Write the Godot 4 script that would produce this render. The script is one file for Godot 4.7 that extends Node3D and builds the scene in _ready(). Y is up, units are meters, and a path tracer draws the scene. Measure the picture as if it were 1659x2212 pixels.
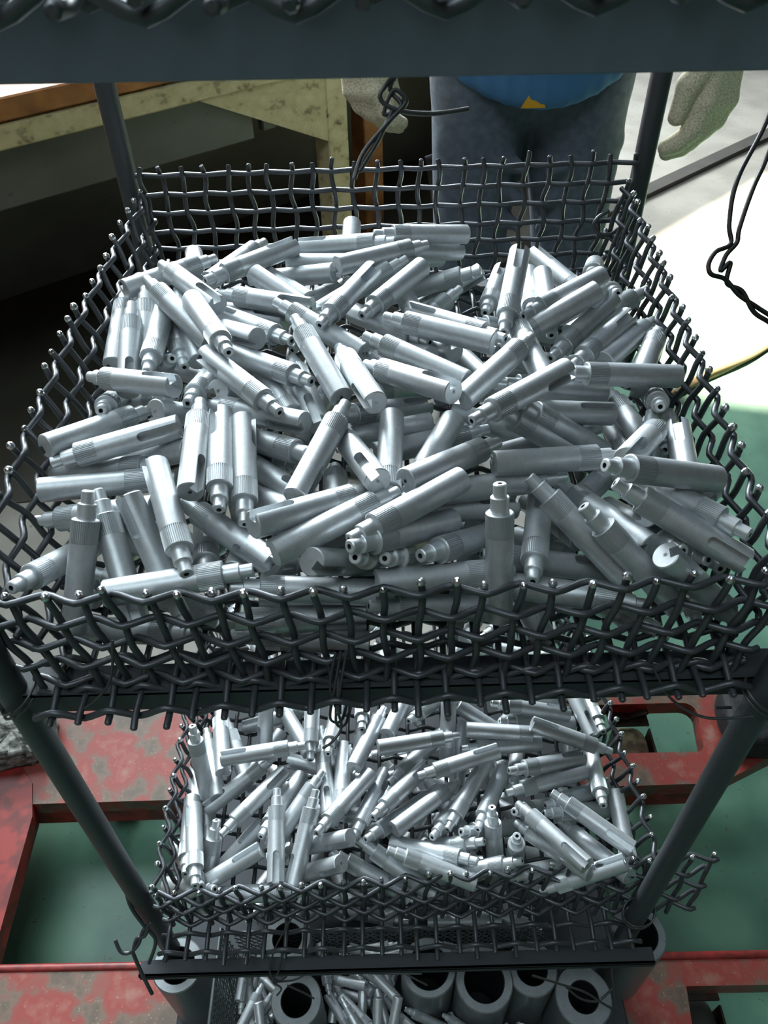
extends Node3D

const D := 0.0203      # pin diameter
const PL := 0.107      # pin length
var M := {}
var pin_proto: Node3D
var small_proto: Node3D

# ---------------------------------------------------------------- mesh builder
class MB:
	var v := PackedVector3Array()
	var n := PackedVector3Array()
	var u := PackedVector2Array()
	func tri(a: Vector3, b: Vector3, c: Vector3, na: Vector3, nb: Vector3, nc: Vector3) -> void:
		var g := (b - a).cross(c - a)
		if g.length_squared() < 1e-18:
			return
		if g.dot(na + nb + nc) > 0.0:
			v.append(a); v.append(c); v.append(b); n.append(na); n.append(nc); n.append(nb)
		else:
			v.append(a); v.append(b); v.append(c); n.append(na); n.append(nb); n.append(nc)
	func quad(a: Vector3, b: Vector3, c: Vector3, d: Vector3, na: Vector3, nb: Vector3, nc: Vector3, nd: Vector3) -> void:
		tri(a, b, c, na, nb, nc)
		tri(a, c, d, na, nc, nd)
	func flat(a: Vector3, b: Vector3, c: Vector3, d: Vector3, out: Vector3) -> void:
		var g := (b - a).cross(c - a).normalized()
		if g.length_squared() < 0.5:
			g = (c - a).cross(d - a).normalized()
		if g.dot(out) < 0.0:
			g = -g
		quad(a, b, c, d, g, g, g, g)
	func mesh(m: Material, onto: ArrayMesh = null) -> ArrayMesh:
		var am := onto if onto else ArrayMesh.new()
		if v.is_empty():
			return am
		var a := []
		a.resize(Mesh.ARRAY_MAX)
		a[Mesh.ARRAY_VERTEX] = v
		a[Mesh.ARRAY_NORMAL] = n
		am.add_surface_from_arrays(Mesh.PRIMITIVE_TRIANGLES, a)
		am.surface_set_material(am.get_surface_count() - 1, m)
		return am
	# surface of revolution about +Z; profile of (z, r); every profile edge is sharp
	func lathe(prof: Array, seg: int, at := Transform3D()) -> void:
		for k in prof.size() - 1:
			var p: Vector2 = prof[k]
			var q: Vector2 = prof[k + 1]
			var t := q - p
			var nr := Vector2(-t.y, t.x)
			nr = nr.normalized() if nr.length() > 1e-9 else Vector2(0, 1)
			for i in seg:
				var a0 := TAU * i / seg
				var a1 := TAU * (i + 1) / seg
				var c0 := Vector3(sin(a0), cos(a0), 0)
				var c1 := Vector3(sin(a1), cos(a1), 0)
				var n0 := at.basis * (c0 * nr.y + Vector3(0, 0, nr.x))
				var n1 := at.basis * (c1 * nr.y + Vector3(0, 0, nr.x))
				quad(at * (c0 * p.y + Vector3(0, 0, p.x)), at * (c1 * p.y + Vector3(0, 0, p.x)), at * (c1 * q.y + Vector3(0, 0, q.x)), at * (c0 * q.y + Vector3(0, 0, q.x)), n0, n1, n1, n0)
	# round tube along a path, rounded ends
	func tube(p: PackedVector3Array, r: float, seg := 7, caps := true, taper := 0.0) -> void:
		var c := p.size()
		var t0 := (p[1] - p[0]).normalized()
		var x := t0.cross(Vector3.UP)
		if x.length() < 0.1:
			x = t0.cross(Vector3.RIGHT)
		x = x.normalized()
		var rings: Array[PackedVector3Array] = []
		var norms: Array[PackedVector3Array] = []
		for k in c:
			var t := (p[mini(k + 1, c - 1)] - p[maxi(k - 1, 0)]).normalized()
			x = (x - t * x.dot(t)).normalized()
			var y := t.cross(x)
			var rr := r * (1.0 - taper * k / maxf(c - 1, 1))
			var ring := PackedVector3Array()
			var nr := PackedVector3Array()
			for i in seg:
				var d := x * cos(TAU * i / seg) + y * sin(TAU * i / seg)
				ring.append(p[k] + d * rr)
				nr.append(d)
			rings.append(ring)
			norms.append(nr)
		for k in c - 1:
			for i in seg:
				var j := (i + 1) % seg
				quad(rings[k][i], rings[k][j], rings[k + 1][j], rings[k + 1][i], norms[k][i], norms[k][j], norms[k + 1][j], norms[k + 1][i])
		if caps:
			for e in 2:
				var k := 0 if e == 0 else c - 1
				var o: Vector3 = (p[0] - p[1]).normalized() if e == 0 else (p[c - 1] - p[c - 2]).normalized()
				for i in seg:
					var j := (i + 1) % seg
					var m0 := p[k] + norms[k][i] * r * 0.6 + o * r * 0.3
					var m1 := p[k] + norms[k][j] * r * 0.6 + o * r * 0.3
					quad(rings[k][i], rings[k][j], m1, m0, norms[k][i], norms[k][j], (norms[k][j] + o).normalized(), (norms[k][i] + o).normalized())
					tri(m0, m1, p[k] + o * r * 0.36, o, o, o)
	# box with chamfered edges
	func box(size: Vector3, ch: float, at := Transform3D()) -> void:
		var h := size * 0.5
		ch = minf(ch, minf(h.x, minf(h.y, h.z)) * 0.9)
		for ax in 3:
			for s in [-1.0, 1.0]:
				var b := (ax + 1) % 3
				var c := (ax + 2) % 3
				var q: Array[Vector3] = []
				for e in [[-1, -1], [1, -1], [1, 1], [-1, 1]]:
					var p := Vector3()
					p[ax] = s * h[ax]
					p[b] = e[0] * (h[b] - ch)
					p[c] = e[1] * (h[c] - ch)
					q.append(at * p)
				var o := Vector3()
				o[ax] = s
				flat(q[0], q[1], q[2], q[3], at.basis * o)
		for ax in 3:
			var b := (ax + 1) % 3
			var c := (ax + 2) % 3
			for sb in [-1.0, 1.0]:
				for sc in [-1.0, 1.0]:
					var q: Array[Vector3] = []
					for e in [[-1, 0], [1, 0], [1, 1], [-1, 1]]:
						var p := Vector3()
						p[ax] = e[0] * (h[ax] - ch)
						p[b] = sb * (h[b] - (ch if e[1] == 1 else 0.0))
						p[c] = sc * (h[c] - (ch if e[1] == 0 else 0.0))
						q.append(at * p)
					var o := Vector3()
					o[b] = sb
					o[c] = sc
					flat(q[0], q[1], q[2], q[3], at.basis * o)
		for sx in [-1.0, 1.0]:
			for sy in [-1.0, 1.0]:
				for sz in [-1.0, 1.0]:
					var a := at * Vector3(sx * h.x, sy * (h.y - ch), sz * (h.z - ch))
					var b := at * Vector3(sx * (h.x - ch), sy * h.y, sz * (h.z - ch))
					var c := at * Vector3(sx * (h.x - ch), sy * (h.y - ch), sz * h.z)
					var g := (at.basis * Vector3(sx, sy, sz)).normalized()
					tri(a, b, c, g, g, g)
	# flat polygon (x, z) thickened between y0 and y1
	func slab(poly: PackedVector2Array, y0: float, y1: float) -> void:
		var idx := Geometry2D.triangulate_polygon(poly)
		for k in range(0, idx.size(), 3):
			for e in 2:
				var y := y1 if e == 0 else y0
				var o := Vector3.UP if e == 0 else Vector3.DOWN
				tri(Vector3(poly[idx[k]].x, y, poly[idx[k]].y), Vector3(poly[idx[k + 1]].x, y, poly[idx[k + 1]].y), Vector3(poly[idx[k + 2]].x, y, poly[idx[k + 2]].y), o, o, o)
		var cw := Geometry2D.is_polygon_clockwise(poly)
		for k in poly.size():
			var a := poly[k]
			var b := poly[(k + 1) % poly.size()]
			var e := (b - a).orthogonal() * (-1.0 if cw else 1.0)
			flat(Vector3(a.x, y0, a.y), Vector3(b.x, y0, b.y), Vector3(b.x, y1, b.y), Vector3(a.x, y1, a.y), Vector3(e.x, 0, e.y))

# ---------------------------------------------------------------- objects
var used := {}
func numbered(called: String) -> String:
	used[called] = used.get(called, -1) + 1
	return called if used[called] == 0 else "%s_%03d" % [called, used[called]]

func tag(o: Node3D, label: String, category: String, group := "") -> void:
	o.set_meta("label", label)
	o.set_meta("category", category)
	if group:
		o.set_meta("group", group)

func thing(called: String, label: String, category: String, at := Vector3.ZERO, group := "") -> Node3D:
	var o := Node3D.new()
	o.name = numbered(called)
	add_child(o, true)
	o.position = at
	tag(o, label, category, group)
	return o

func node(called: String, parent: Node3D) -> Node3D:
	var o := Node3D.new()
	o.name = called
	parent.add_child(o, true)
	return o

func part(called: String, mesh: Mesh, parent: Node3D, at := Transform3D()) -> MeshInstance3D:
	var o := MeshInstance3D.new()
	o.name = called
	o.mesh = mesh
	o.transform = at
	parent.add_child(o, true)
	return o

func build(called: String, b: MB, m: Material, parent: Node3D) -> MeshInstance3D:
	return part(called, b.mesh(m), parent)

func struct(called: String, b: MB, m: Material, label := "") -> MeshInstance3D:
	var o := build(called, b, m, self)
	o.set_meta("kind", "structure")
	if label:
		o.set_meta("label", label)
	return o

# a transform whose Z axis runs from a to b
func along(a: Vector3, b: Vector3, roll := 0.0) -> Transform3D:
	var z := (b - a).normalized()
	var up := Vector3.UP if absf(z.y) < 0.95 else Vector3.BACK
	var y := (up - z * up.dot(z)).normalized()
	var x := y.cross(z)
	var t := Transform3D(Basis(x, y, z), a)
	if roll != 0.0:
		t.basis = t.basis * Basis(Vector3.BACK, -roll)
	return t

# ---------------------------------------------------------------- materials
func noise_image(size: int, seed_: int, freq: float, cols: Array, stops: Array, octaves := 4, fleck := 0, fleck_col := Color.BLACK) -> ImageTexture:
	var f := FastNoiseLite.new()
	f.seed = seed_
	f.noise_type = FastNoiseLite.TYPE_SIMPLEX_SMOOTH
	f.frequency = freq
	f.fractal_octaves = octaves
	var src := f.get_seamless_image(size, size)
	var g := Gradient.new()
	g.offsets = PackedFloat32Array(stops)
	g.colors = PackedColorArray(cols)
	var im := Image.create_empty(size, size, false, Image.FORMAT_RGB8)
	for y in size:
		for x in size:
			im.set_pixel(x, y, g.sample(src.get_pixel(x, y).r))
	var rng := RandomNumberGenerator.new()
	rng.seed = seed_
	for k in fleck:
		var x := rng.randi_range(2, size - 4)
		var y := rng.randi_range(2, size - 4)
		for j in rng.randi_range(1, 4):
			im.set_pixel(x + rng.randi_range(0, 2), y + rng.randi_range(0, 2), fleck_col)
	return ImageTexture.create_from_image(im)

func mat(called: String, col: Color, rough: float, metal := 0.0, tex: Texture2D = null, scale := 1.0, world := false) -> StandardMaterial3D:
	var m := StandardMaterial3D.new()
	m.resource_name = called
	m.albedo_color = col
	m.roughness = rough
	m.metallic = metal
	if tex:
		m.albedo_texture = tex
		m.uv1_triplanar = true
		m.uv1_world_triplanar = world
		m.uv1_scale = Vector3.ONE * scale
	M[called] = m
	return m

func bumpy(m: StandardMaterial3D, seed_: int, freq: float, depth: float) -> void:
	var t := noise_image(256, seed_, freq, [Color.BLACK, Color.WHITE], [0.2, 0.8])
	m.heightmap_enabled = true
	m.heightmap_texture = t
	m.heightmap_scale = depth

func materials() -> void:
	var steel := noise_image(512, 3, 0.02, [Color(0.95, 0.95, 0.95), Color(0.975, 0.975, 0.975), Color(1, 1, 1)], [0.2, 0.5, 0.8], 5, 320, Color(0.38, 0.38, 0.38))
	mat("pin_steel", Color(0.80, 0.82, 0.83), 0.47, 0.72, steel, 9.0)
	mat("pin_knurl", Color(0.76, 0.78, 0.79), 0.47, 0.72)
	mat("pin_end", Color(0.84, 0.86, 0.87), 0.43, 0.72)
	mat("hole_dark", Color(0.10, 0.10, 0.11), 0.7, 0.3)
	mat("wire_iron", Color(0.31, 0.32, 0.335), 0.42, 0.6)
	mat("wire_bead", Color(0.86, 0.87, 0.88), 0.22, 1.0)
	mat("pipe_iron", Color(0.26, 0.27, 0.285), 0.5, 0.35)
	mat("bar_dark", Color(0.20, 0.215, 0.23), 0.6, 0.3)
	mat("bar_haze", Color(0.40, 0.44, 0.49), 0.6, 0.1)  # iron of the top bars, made paler and bluer to imitate lens haze
	mat("tie_wire", Color(0.30, 0.31, 0.31), 0.4, 0.6)
	mat("tube_steel", Color(0.55, 0.57, 0.58), 0.42, 0.7, steel, 5.0)
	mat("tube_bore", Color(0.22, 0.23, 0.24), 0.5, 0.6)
	mat("expanded", Color(0.42, 0.45, 0.46), 0.45, 0.7)
	var red := noise_image(512, 21, 0.011, [Color(0.36, 0.33, 0.28), Color(0.45, 0.39, 0.34), Color(0.53, 0.30, 0.26), Color(0.56, 0.23, 0.20), Color(0.60, 0.45, 0.40)], [0.16, 0.36, 0.46, 0.66, 0.95], 6, 900, Color(0.62, 0.58, 0.52))
	mat("red_paint", Color(0.92, 0.86, 0.84), 0.5, 0.05, red, 2.4, true)
	mat("red_clean", Color(0.52, 0.13, 0.10), 0.45, 0.05, noise_image(256, 23, 0.02, [Color(0.7, 0.65, 0.6), Color(1, 1, 1)], [0.3, 0.6]), 4.0, true)
	var green := noise_image(512, 31, 0.008, [Color(0.31, 0.47, 0.40), Color(0.36, 0.53, 0.45), Color(0.42, 0.59, 0.50)], [0.25, 0.5, 0.8], 5, 420, Color(0.36, 0.33, 0.27))
	mat("green_floor", Color(0.88, 0.88, 0.87), 0.42, 0.0, green, 0.9, true)
	var conc := noise_image(512, 41, 0.009, [Color(0.56, 0.54, 0.50), Color(0.59, 0.57, 0.53), Color(0.62, 0.60, 0.56)], [0.25, 0.5, 0.8], 5, 300, Color(0.33, 0.32, 0.30))
	mat("concrete", Color(1, 1, 1), 0.45, 0.0, conc, 0.7, true)
	mat("floor_shade", Color(0.40, 0.40, 0.36), 0.6, 0.0, conc, 0.7, true)  # concrete tinted dark to stand in for the shade around the bench
	mat("yard", Color(0.62, 0.57, 0.46), 0.9, 0.0, conc, 0.3, true)
	mat("kerb", Color(0.42, 0.41, 0.39), 0.8, 0.0, conc, 1.5, true)
	mat("plaster", Color(0.46, 0.45, 0.43), 0.9, 0.0, conc, 0.5, true)
	mat("roofing", Color(0.34, 0.35, 0.36), 0.7, 0.0)
	var cream := noise_image(512, 51, 0.02, [Color(0.36, 0.30, 0.22), Color(0.74, 0.68, 0.53), Color(0.80, 0.75, 0.60), Color(0.85, 0.80, 0.66)], [0.14, 0.24, 0.5, 0.8], 5, 420, Color(0.30, 0.25, 0.19))
	mat("cream_paint", Color(0.92, 0.90, 0.84), 0.75, 0.0, cream, 2.0, true)
	var wood := noise_image(256, 55, 0.015, [Color(0.42, 0.26, 0.12), Color(0.60, 0.38, 0.18), Color(0.68, 0.46, 0.24)], [0.25, 0.5, 0.8])
	mat("bare_wood", Color(1, 1, 1), 0.7, 0.0, wood, 2.0, true)
	mat("grey_sheet", Color(0.62, 0.63, 0.61), 0.55, 0.15, conc, 1.0, true)
	var denim := noise_image(256, 61, 0.05, [Color(0.40, 0.44, 0.48), Color(0.44, 0.48, 0.53), Color(0.48, 0.52, 0.57)], [0.25, 0.5, 0.8], 4)
	mat("denim", Color(0.74, 0.75, 0.76), 0.95, 0.0, denim, 3.0)
	mat("shirt_blue", Color(0.24, 0.42, 0.58), 0.9)
	mat("shirt_yellow", Color(0.80, 0.58, 0.12), 0.9)
	var knit := noise_image(256, 63, 0.09, [Color(0.62, 0.58, 0.48), Color(0.80, 0.76, 0.65), Color(0.88, 0.85, 0.75)], [0.25, 0.5, 0.8], 3)
	mat("glove_knit", Color(1, 1, 1), 0.95, 0.0, knit, 8.0)
	mat("glove_grip", Color(0.30, 0.27, 0.23), 0.9)
	mat("skin", Color(0.66, 0.48, 0.37), 0.6)
	mat("hair", Color(0.05, 0.045, 0.04), 0.6)
	mat("shoe", Color(0.10, 0.10, 0.11), 0.6)
	mat("cord_black", Color(0.06, 0.06, 0.065), 0.5)
	mat("twine", Color(0.42, 0.35, 0.24), 0.9)
	mat("rubber", Color(0.14, 0.13, 0.12), 0.75)
	var brown := noise_image(256, 71, 0.02, [Color(0.30, 0.25, 0.18), Color(0.46, 0.41, 0.31), Color(0.56, 0.52, 0.42)], [0.25, 0.5, 0.8])
	mat("wheel_brown", Color(0.9, 0.88, 0.84), 0.7, 0.0, brown, 6.0)
	mat("pedal_brown", Color(0.34, 0.25, 0.18), 0.5, 0.3, brown, 6.0)
	var lump := noise_image(256, 73, 0.025, [Color(0.22, 0.22, 0.21), Color(0.52, 0.52, 0.50), Color(0.66, 0.66, 0.63)], [0.25, 0.5, 0.75])
	bumpy(mat("grey_lump", Color(0.8, 0.8, 0.79), 0.9, 0.0, lump, 5.0, true), 74, 0.03, 0.4)
	mat("black_block", Color(0.09, 0.09, 0.10), 0.7)

# ---------------------------------------------------------------- pins
func pin_body_mesh(R: float, len_: float, slot_len: float, w: float, depth: float) -> ArrayMesh:
	var b := MB.new()
	var N := 40
	var ch := 0.0007
	var rs := []          # rings: z, half width of the slot, radius
	rs.append([ch, w, R])
	rs.append([slot_len - w, w, R])
	for k in range(1, 7):
		var t := PI / 2 * k / 6
		rs.append([slot_len - w + w * sin(t), w * cos(t), R])
	rs.append([len_, 0.0, R])
	var yf := R - depth
	var ring := func(r): 
		var a := asin(clampf(r[1] / r[2], 0.0, 1.0))
		var o := PackedVector3Array()
		for i in N + 1:
			var t: float = a + (TAU - 2 * a) * i / N
			o.append(Vector3(sin(t) * r[2], cos(t) * r[2], r[0]))
		return o
	var chamfer := [0.0, w, R - ch]
	var all := [chamfer] + rs
	for k in all.size() - 1:
		var p: PackedVector3Array = ring.call(all[k])
		var q: PackedVector3Array = ring.call(all[k + 1])
		for i in N:
			var n0 := Vector3(p[i].x, p[i].y, 0).normalized()
			var n1 := Vector3(p[i + 1].x, p[i + 1].y, 0).normalized()
			var m0 := Vector3(q[i].x, q[i].y, 0).normalized()
			var m1 := Vector3(q[i + 1].x, q[i + 1].y, 0).normalized()
			if k == 0:
				n0 = (n0 + Vector3.FORWARD).normalized(); n1 = (n1 + Vector3.FORWARD).normalized(); m0 = n0; m1 = n1
			b.quad(p[i], p[i + 1], q[i + 1], q[i], n0, n1, m1, m0)
		if k < all.size() - 2:
			var hw0: float = all[k][1]
			var hw1: float = all[k + 1][1]
			var z0: float = all[k][0]
			var z1: float = all[k + 1][0]
			for s in [1.0, -1.0]:
				var pt := p[0] if s > 0 else p[N]
				var qt := q[0] if s > 0 else q[N]
				b.flat(pt, qt, Vector3(s * hw1, yf, z1), Vector3(s * hw0, yf, z0), Vector3(-s, 0, -0.4))
			b.flat(Vector3(-hw0, yf, z0), Vector3(hw0, yf, z0), Vector3(hw1, yf, z1), Vector3(-hw1, yf, z1), Vector3.UP)
	# flat end with its centre hole
	var outer: PackedVector3Array = ring.call(chamfer)
	var poly := PackedVector2Array()
	for p in outer:
		poly.append(Vector2(p.x, p.y))
	poly.append(Vector2(-w, yf))
	poly.append(Vector2(w, yf))
	var rh := R * 0.16
	var bridge := -1
	for i in poly.size() - 2:
		if poly[i].y < 0 and (bridge < 0 or absf(poly[i].x) < absf(poly[bridge].x)):
			bridge = i
	var full := PackedVector2Array()
	for i in bridge + 1:
		full.append(poly[i])
	for i in 13:
		var t := PI - TAU * i / 12.0 
		full.append(Vector2(sin(t), cos(t)) * rh + Vector2(0.00001 * i, 0))
	for i in range(bridge, poly.size()):
		full.append(poly[i] + (Vector2(0.000002, 0) if i == bridge else Vector2.ZERO))
	var idx := Geometry2D.triangulate_polygon(full)
	for k in range(0, idx.size(), 3):
		b.tri(Vector3(full[idx[k]].x, full[idx[k]].y, 0), Vector3(full[idx[k + 1]].x, full[idx[k + 1]].y, 0), Vector3(full[idx[k + 2]].x, full[idx[k + 2]].y, 0), Vector3.FORWARD, Vector3.FORWARD, Vector3.FORWARD)
	if idx.is_empty():
		print("flat end not filled")
	var am := b.mesh(M.pin_steel)
	var h := MB.new()
	for i in 12:
		var a0 := TAU * i / 12
		var a1 := TAU * (i + 1) / 12
		h.flat(Vector3(sin(a0) * rh, cos(a0) * rh, 0), Vector3(sin(a1) * rh, cos(a1) * rh, 0), Vector3(0, 0, rh * 2.4), Vector3(0, 0, rh * 2.4), Vector3(-sin(a0), -cos(a0), -0.5))
	return h.mesh(M.hole_dark, am)

func knurl_mesh(R: float, z0: float, z1: float) -> ArrayMesh:
	var b := MB.new()
	var K := 44
	var ri := R - 0.00055
	for i in K:
		var a := TAU * i / K
		var s := TAU / K
		var pts := [[a, ri], [a + s * 0.22, R + 0.0001], [a + s * 0.62, R + 0.0001], [a + s * 0.84, ri], [a + s, ri]]
		for j in 4:
			var p: Vector2 = Vector2(sin(pts[j][0]), cos(pts[j][0])) * pts[j][1]
			var q: Vector2 = Vector2(sin(pts[j + 1][0]), cos(pts[j + 1][0])) * pts[j + 1][1]
			b.flat(Vector3(p.x, p.y, z0), Vector3(q.x, q.y, z0), Vector3(q.x, q.y, z1 - 0.0006), Vector3(p.x, p.y, z1 - 0.0006), Vector3(p.x + q.x, p.y + q.y, 0))
	b.lathe([Vector2(z1 - 0.0007, R - 0.0001), Vector2(z1, R - 0.0009), Vector2(z1, R * 0.6)], 36)
	return b.mesh(M.pin_knurl)

func tip_mesh(z0: float, z1: float, z2: float, r1: float, r2: float) -> ArrayMesh:
	var b := MB.new()
	b.lathe([Vector2(z0 - 0.001, r1), Vector2(z1 - 0.0006, r1), Vector2(z1, r1 - 0.0006), Vector2(z1, r2)], 28)
	b.lathe([Vector2(z1, r2), Vector2(z2 - 0.0008, r2), Vector2(z2, r2 - 0.0008), Vector2(z2, r2 * 0.4)], 24)
	var am := b.mesh(M.pin_end)
	var h := MB.new()
	h.lathe([Vector2(z2, r2 * 0.4), Vector2(z2 - 0.0035, 0.0)], 14)
	return h.mesh(M.hole_dark, am)

func make_pin(R: float, L: float) -> Node3D:
	var o := Node3D.new()
	var zb := L * 0.634
	var zk := L * 0.80
	part("body", pin_body_mesh(R, zb, R * 3.3, R * 0.37, R * 0.68), o)
	part("knurled_band", knurl_mesh(R, zb, zk), o)
	part("stepped_tip", tip_mesh(zk, zk + L * 0.11, L, R * 0.67, R * 0.48), o)
	return o

func place_pin(proto: Node3D, called: String, a: Vector3, b: Vector3, deg: float, label: String, group: String) -> void:
	var o: Node3D = proto.duplicate()
	o.name = numbered(called)
	add_child(o, true)
	o.transform = along(a, b, deg_to_rad(deg))
	tag(o, label, "steel pin", group)

func pin(ax: float, ay: float, az: float, bx: float, by: float, bz: float, deg: float, label: String, group: String) -> void:
	place_pin(pin_proto, "steel_pin", Vector3(ax, ay, az), Vector3(bx, by, bz), deg, label, group)

func small_pin(ax: float, ay: float, az: float, bx: float, by: float, bz: float, deg: float, label: String, group: String) -> void:
	place_pin(small_proto, "small_pin", Vector3(ax, ay, az), Vector3(bx, by, bz), deg, label, group)

# pins too deep in the heaps to be told apart
var deep: Array[Transform3D] = []
func buried(ax: float, ay: float, az: float, bx: float, by: float, bz: float, deg: float) -> void:
	deep.append(along(Vector3(ax, ay, az), Vector3(bx, by, bz), deg_to_rad(deg)))

func place_buried() -> void:
	var am := ArrayMesh.new()
	for c in pin_proto.get_children():
		for s in (c as MeshInstance3D).mesh.get_surface_count():
			am.add_surface_from_arrays(Mesh.PRIMITIVE_TRIANGLES, c.mesh.surface_get_arrays(s))
			am.surface_set_material(am.get_surface_count() - 1, c.mesh.surface_get_material(s))
	var mm := MultiMesh.new()
	mm.transform_format = MultiMesh.TRANSFORM_3D
	mm.mesh = am
	mm.instance_count = deep.size()
	for k in deep.size():
		mm.set_instance_transform(k, deep[k])
	var o := MultiMeshInstance3D.new()
	o.name = "buried_pins"
	o.multimesh = mm
	add_child(o, true)
	o.set_meta("kind", "stuff")
	tag(o, "steel pins lost in the shade under the other pins in the baskets", "steel pins")

# ---------------------------------------------------------------- woven wire
const WR := 0.0027
# c: corners [u0v0, u1v0, u1v1, u0v1]; nu wires run along v, nv wires run along u
func panel(parent: Node3D, called: String, c: Array, nu: int, nv: int, ext_u: Vector2, ext_v: Vector2, bulge := Vector3.ZERO, beads := false, wobble := 0.0, seed_ := 1, phase := 0, cu := 1.9, cv := 0.45) -> void:
	var w := node(called, parent)
	var rng := RandomNumberGenerator.new()
	rng.seed = seed_
	var at := func(u: float, v: float) -> Vector3:
		var p: Vector3 = (c[0] as Vector3).lerp(c[1], u).lerp((c[3] as Vector3).lerp(c[2], u), v)
		return p + bulge * (4.0 * clampf(u, 0, 1) * (1.0 - clampf(u, 0, 1))) * clampf(v, 0, 1)
	var nrm := ((c[1] - c[0]) as Vector3).cross(c[3] - c[0]).normalized()
	var wave := [1.0, 0.6, 0.0, -0.6, -1.0, -0.6, 0.0, 0.6]
	for j in nv:
		var v := float(j) / maxi(nv - 1, 1)
		var pts := PackedVector3Array()
		var steps := (nu - 1) * 4
		var jit := rng.randf_range(-0.1, 0.1) / nv
		var e0 := int(round(ext_u.x * 4 + rng.randf_range(-0.6, 0.6)))
		var e1 := int(round(ext_u.y * 4 + rng.randf_range(-0.6, 0.6)))
		for s in range(-e0, steps + e1 + 1):
			var k := posmod(s + (4 if (j + phase) % 2 else 0), 8)
			pts.append(at.call(float(s) / steps, v + jit) + nrm * WR * cu * wave[k])
		var b := MB.new()
		b.tube(pts, WR, 7)
		build("wire", b, M.wire_iron, w)
	for i in nu:
		var u := float(i) / maxi(nu - 1, 1)
		var pts := PackedVector3Array()
		var steps := maxi(nv - 1, 1) * 4
		var jit := rng.randf_range(-0.12, 0.12) / nu
		var ph := rng.randf_range(0, TAU)
		var e0 := int(round(ext_v.x * 4 + rng.randf_range(-0.5, 0.5)))
		var e1 := int(round(ext_v.y * 4 + rng.randf_range(-0.4, 0.4)))
		var lean := rng.randf_range(-1, 1) * wobble * 0.6
		for s in range(-e0, steps + e1 + 1):
			var k := posmod(s + (4 if (i + phase) % 2 else 0), 8)
			var v := float(s) / steps
			pts.append(at.call(u + jit + (sin(s * 0.55 + ph) * wobble + lean * v) / nu, v) - nrm * WR * cv * wave[k])
		var b := MB.new()
		b.tube(pts, WR, 7)
		var o := build("wire", b, M.wire_iron, w)
		if beads:
			var e := pts[pts.size() - 1]
			var d := (e - pts[pts.size() - 2]).normalized()
			var h := MB.new()
			var r := WR * rng.randf_range(0.95, 1.3)
			var t := along(e - d * r * 0.4, e + d, rng.randf_range(0, 6))
			h.lathe([Vector2(-r * 0.8, r * 0.9), Vector2(-r * 0.2, r * 1.1), Vector2(r * 0.45, r * 0.9), Vector2(r * 0.85, r * 0.5), Vector2(r * 0.95, 0.0)], 9, t)
			h.mesh(M.wire_bead, o.mesh)

func basket(label: String, f: Dictionary) -> void:
	var t := thing("wire_basket", label, "basket")
	panel(t, "mesh_floor", f.floor, 25, f.floor_rows, f.get("floor_ext", Vector2(0.6, 0.5)), Vector2(0.3, 0.3), f.get("sag", Vector3.ZERO), false, 0.0, 11, 0, 1.9, 0.6)
	if f.has("front"):
		panel(t, "mesh_wall", f.front, f.get("front_n", 25), f.front_rows, Vector2(0.3, 0.3), Vector2(0.4, 0.32), Vector3(0, 0, 0.002), true, 0.05, 12, 1)
	if f.has("left"):
		panel(t, "mesh_wall", f.left, f.side_n, f.side_rows, Vector2(0.2, 0.2), Vector2(0.3, 0.36), f.bulge_left, true, 0.08, 13, 0)
	if f.has("right"):
		panel(t, "mesh_wall", f.right, f.side_n, f.side_rows, Vector2(0.2, 0.2), Vector2(0.3, 0.4), f.bulge_right, true, 0.08, 14, 0)
	if f.has("back"):
		panel(t, "mesh_wall", f.back, 24, f.back_rows, Vector2(0.4, 0.2), Vector2(0.3, 0.55), Vector3.ZERO, false, 0.09, 15, 1, 0.7, 1.4)

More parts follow.
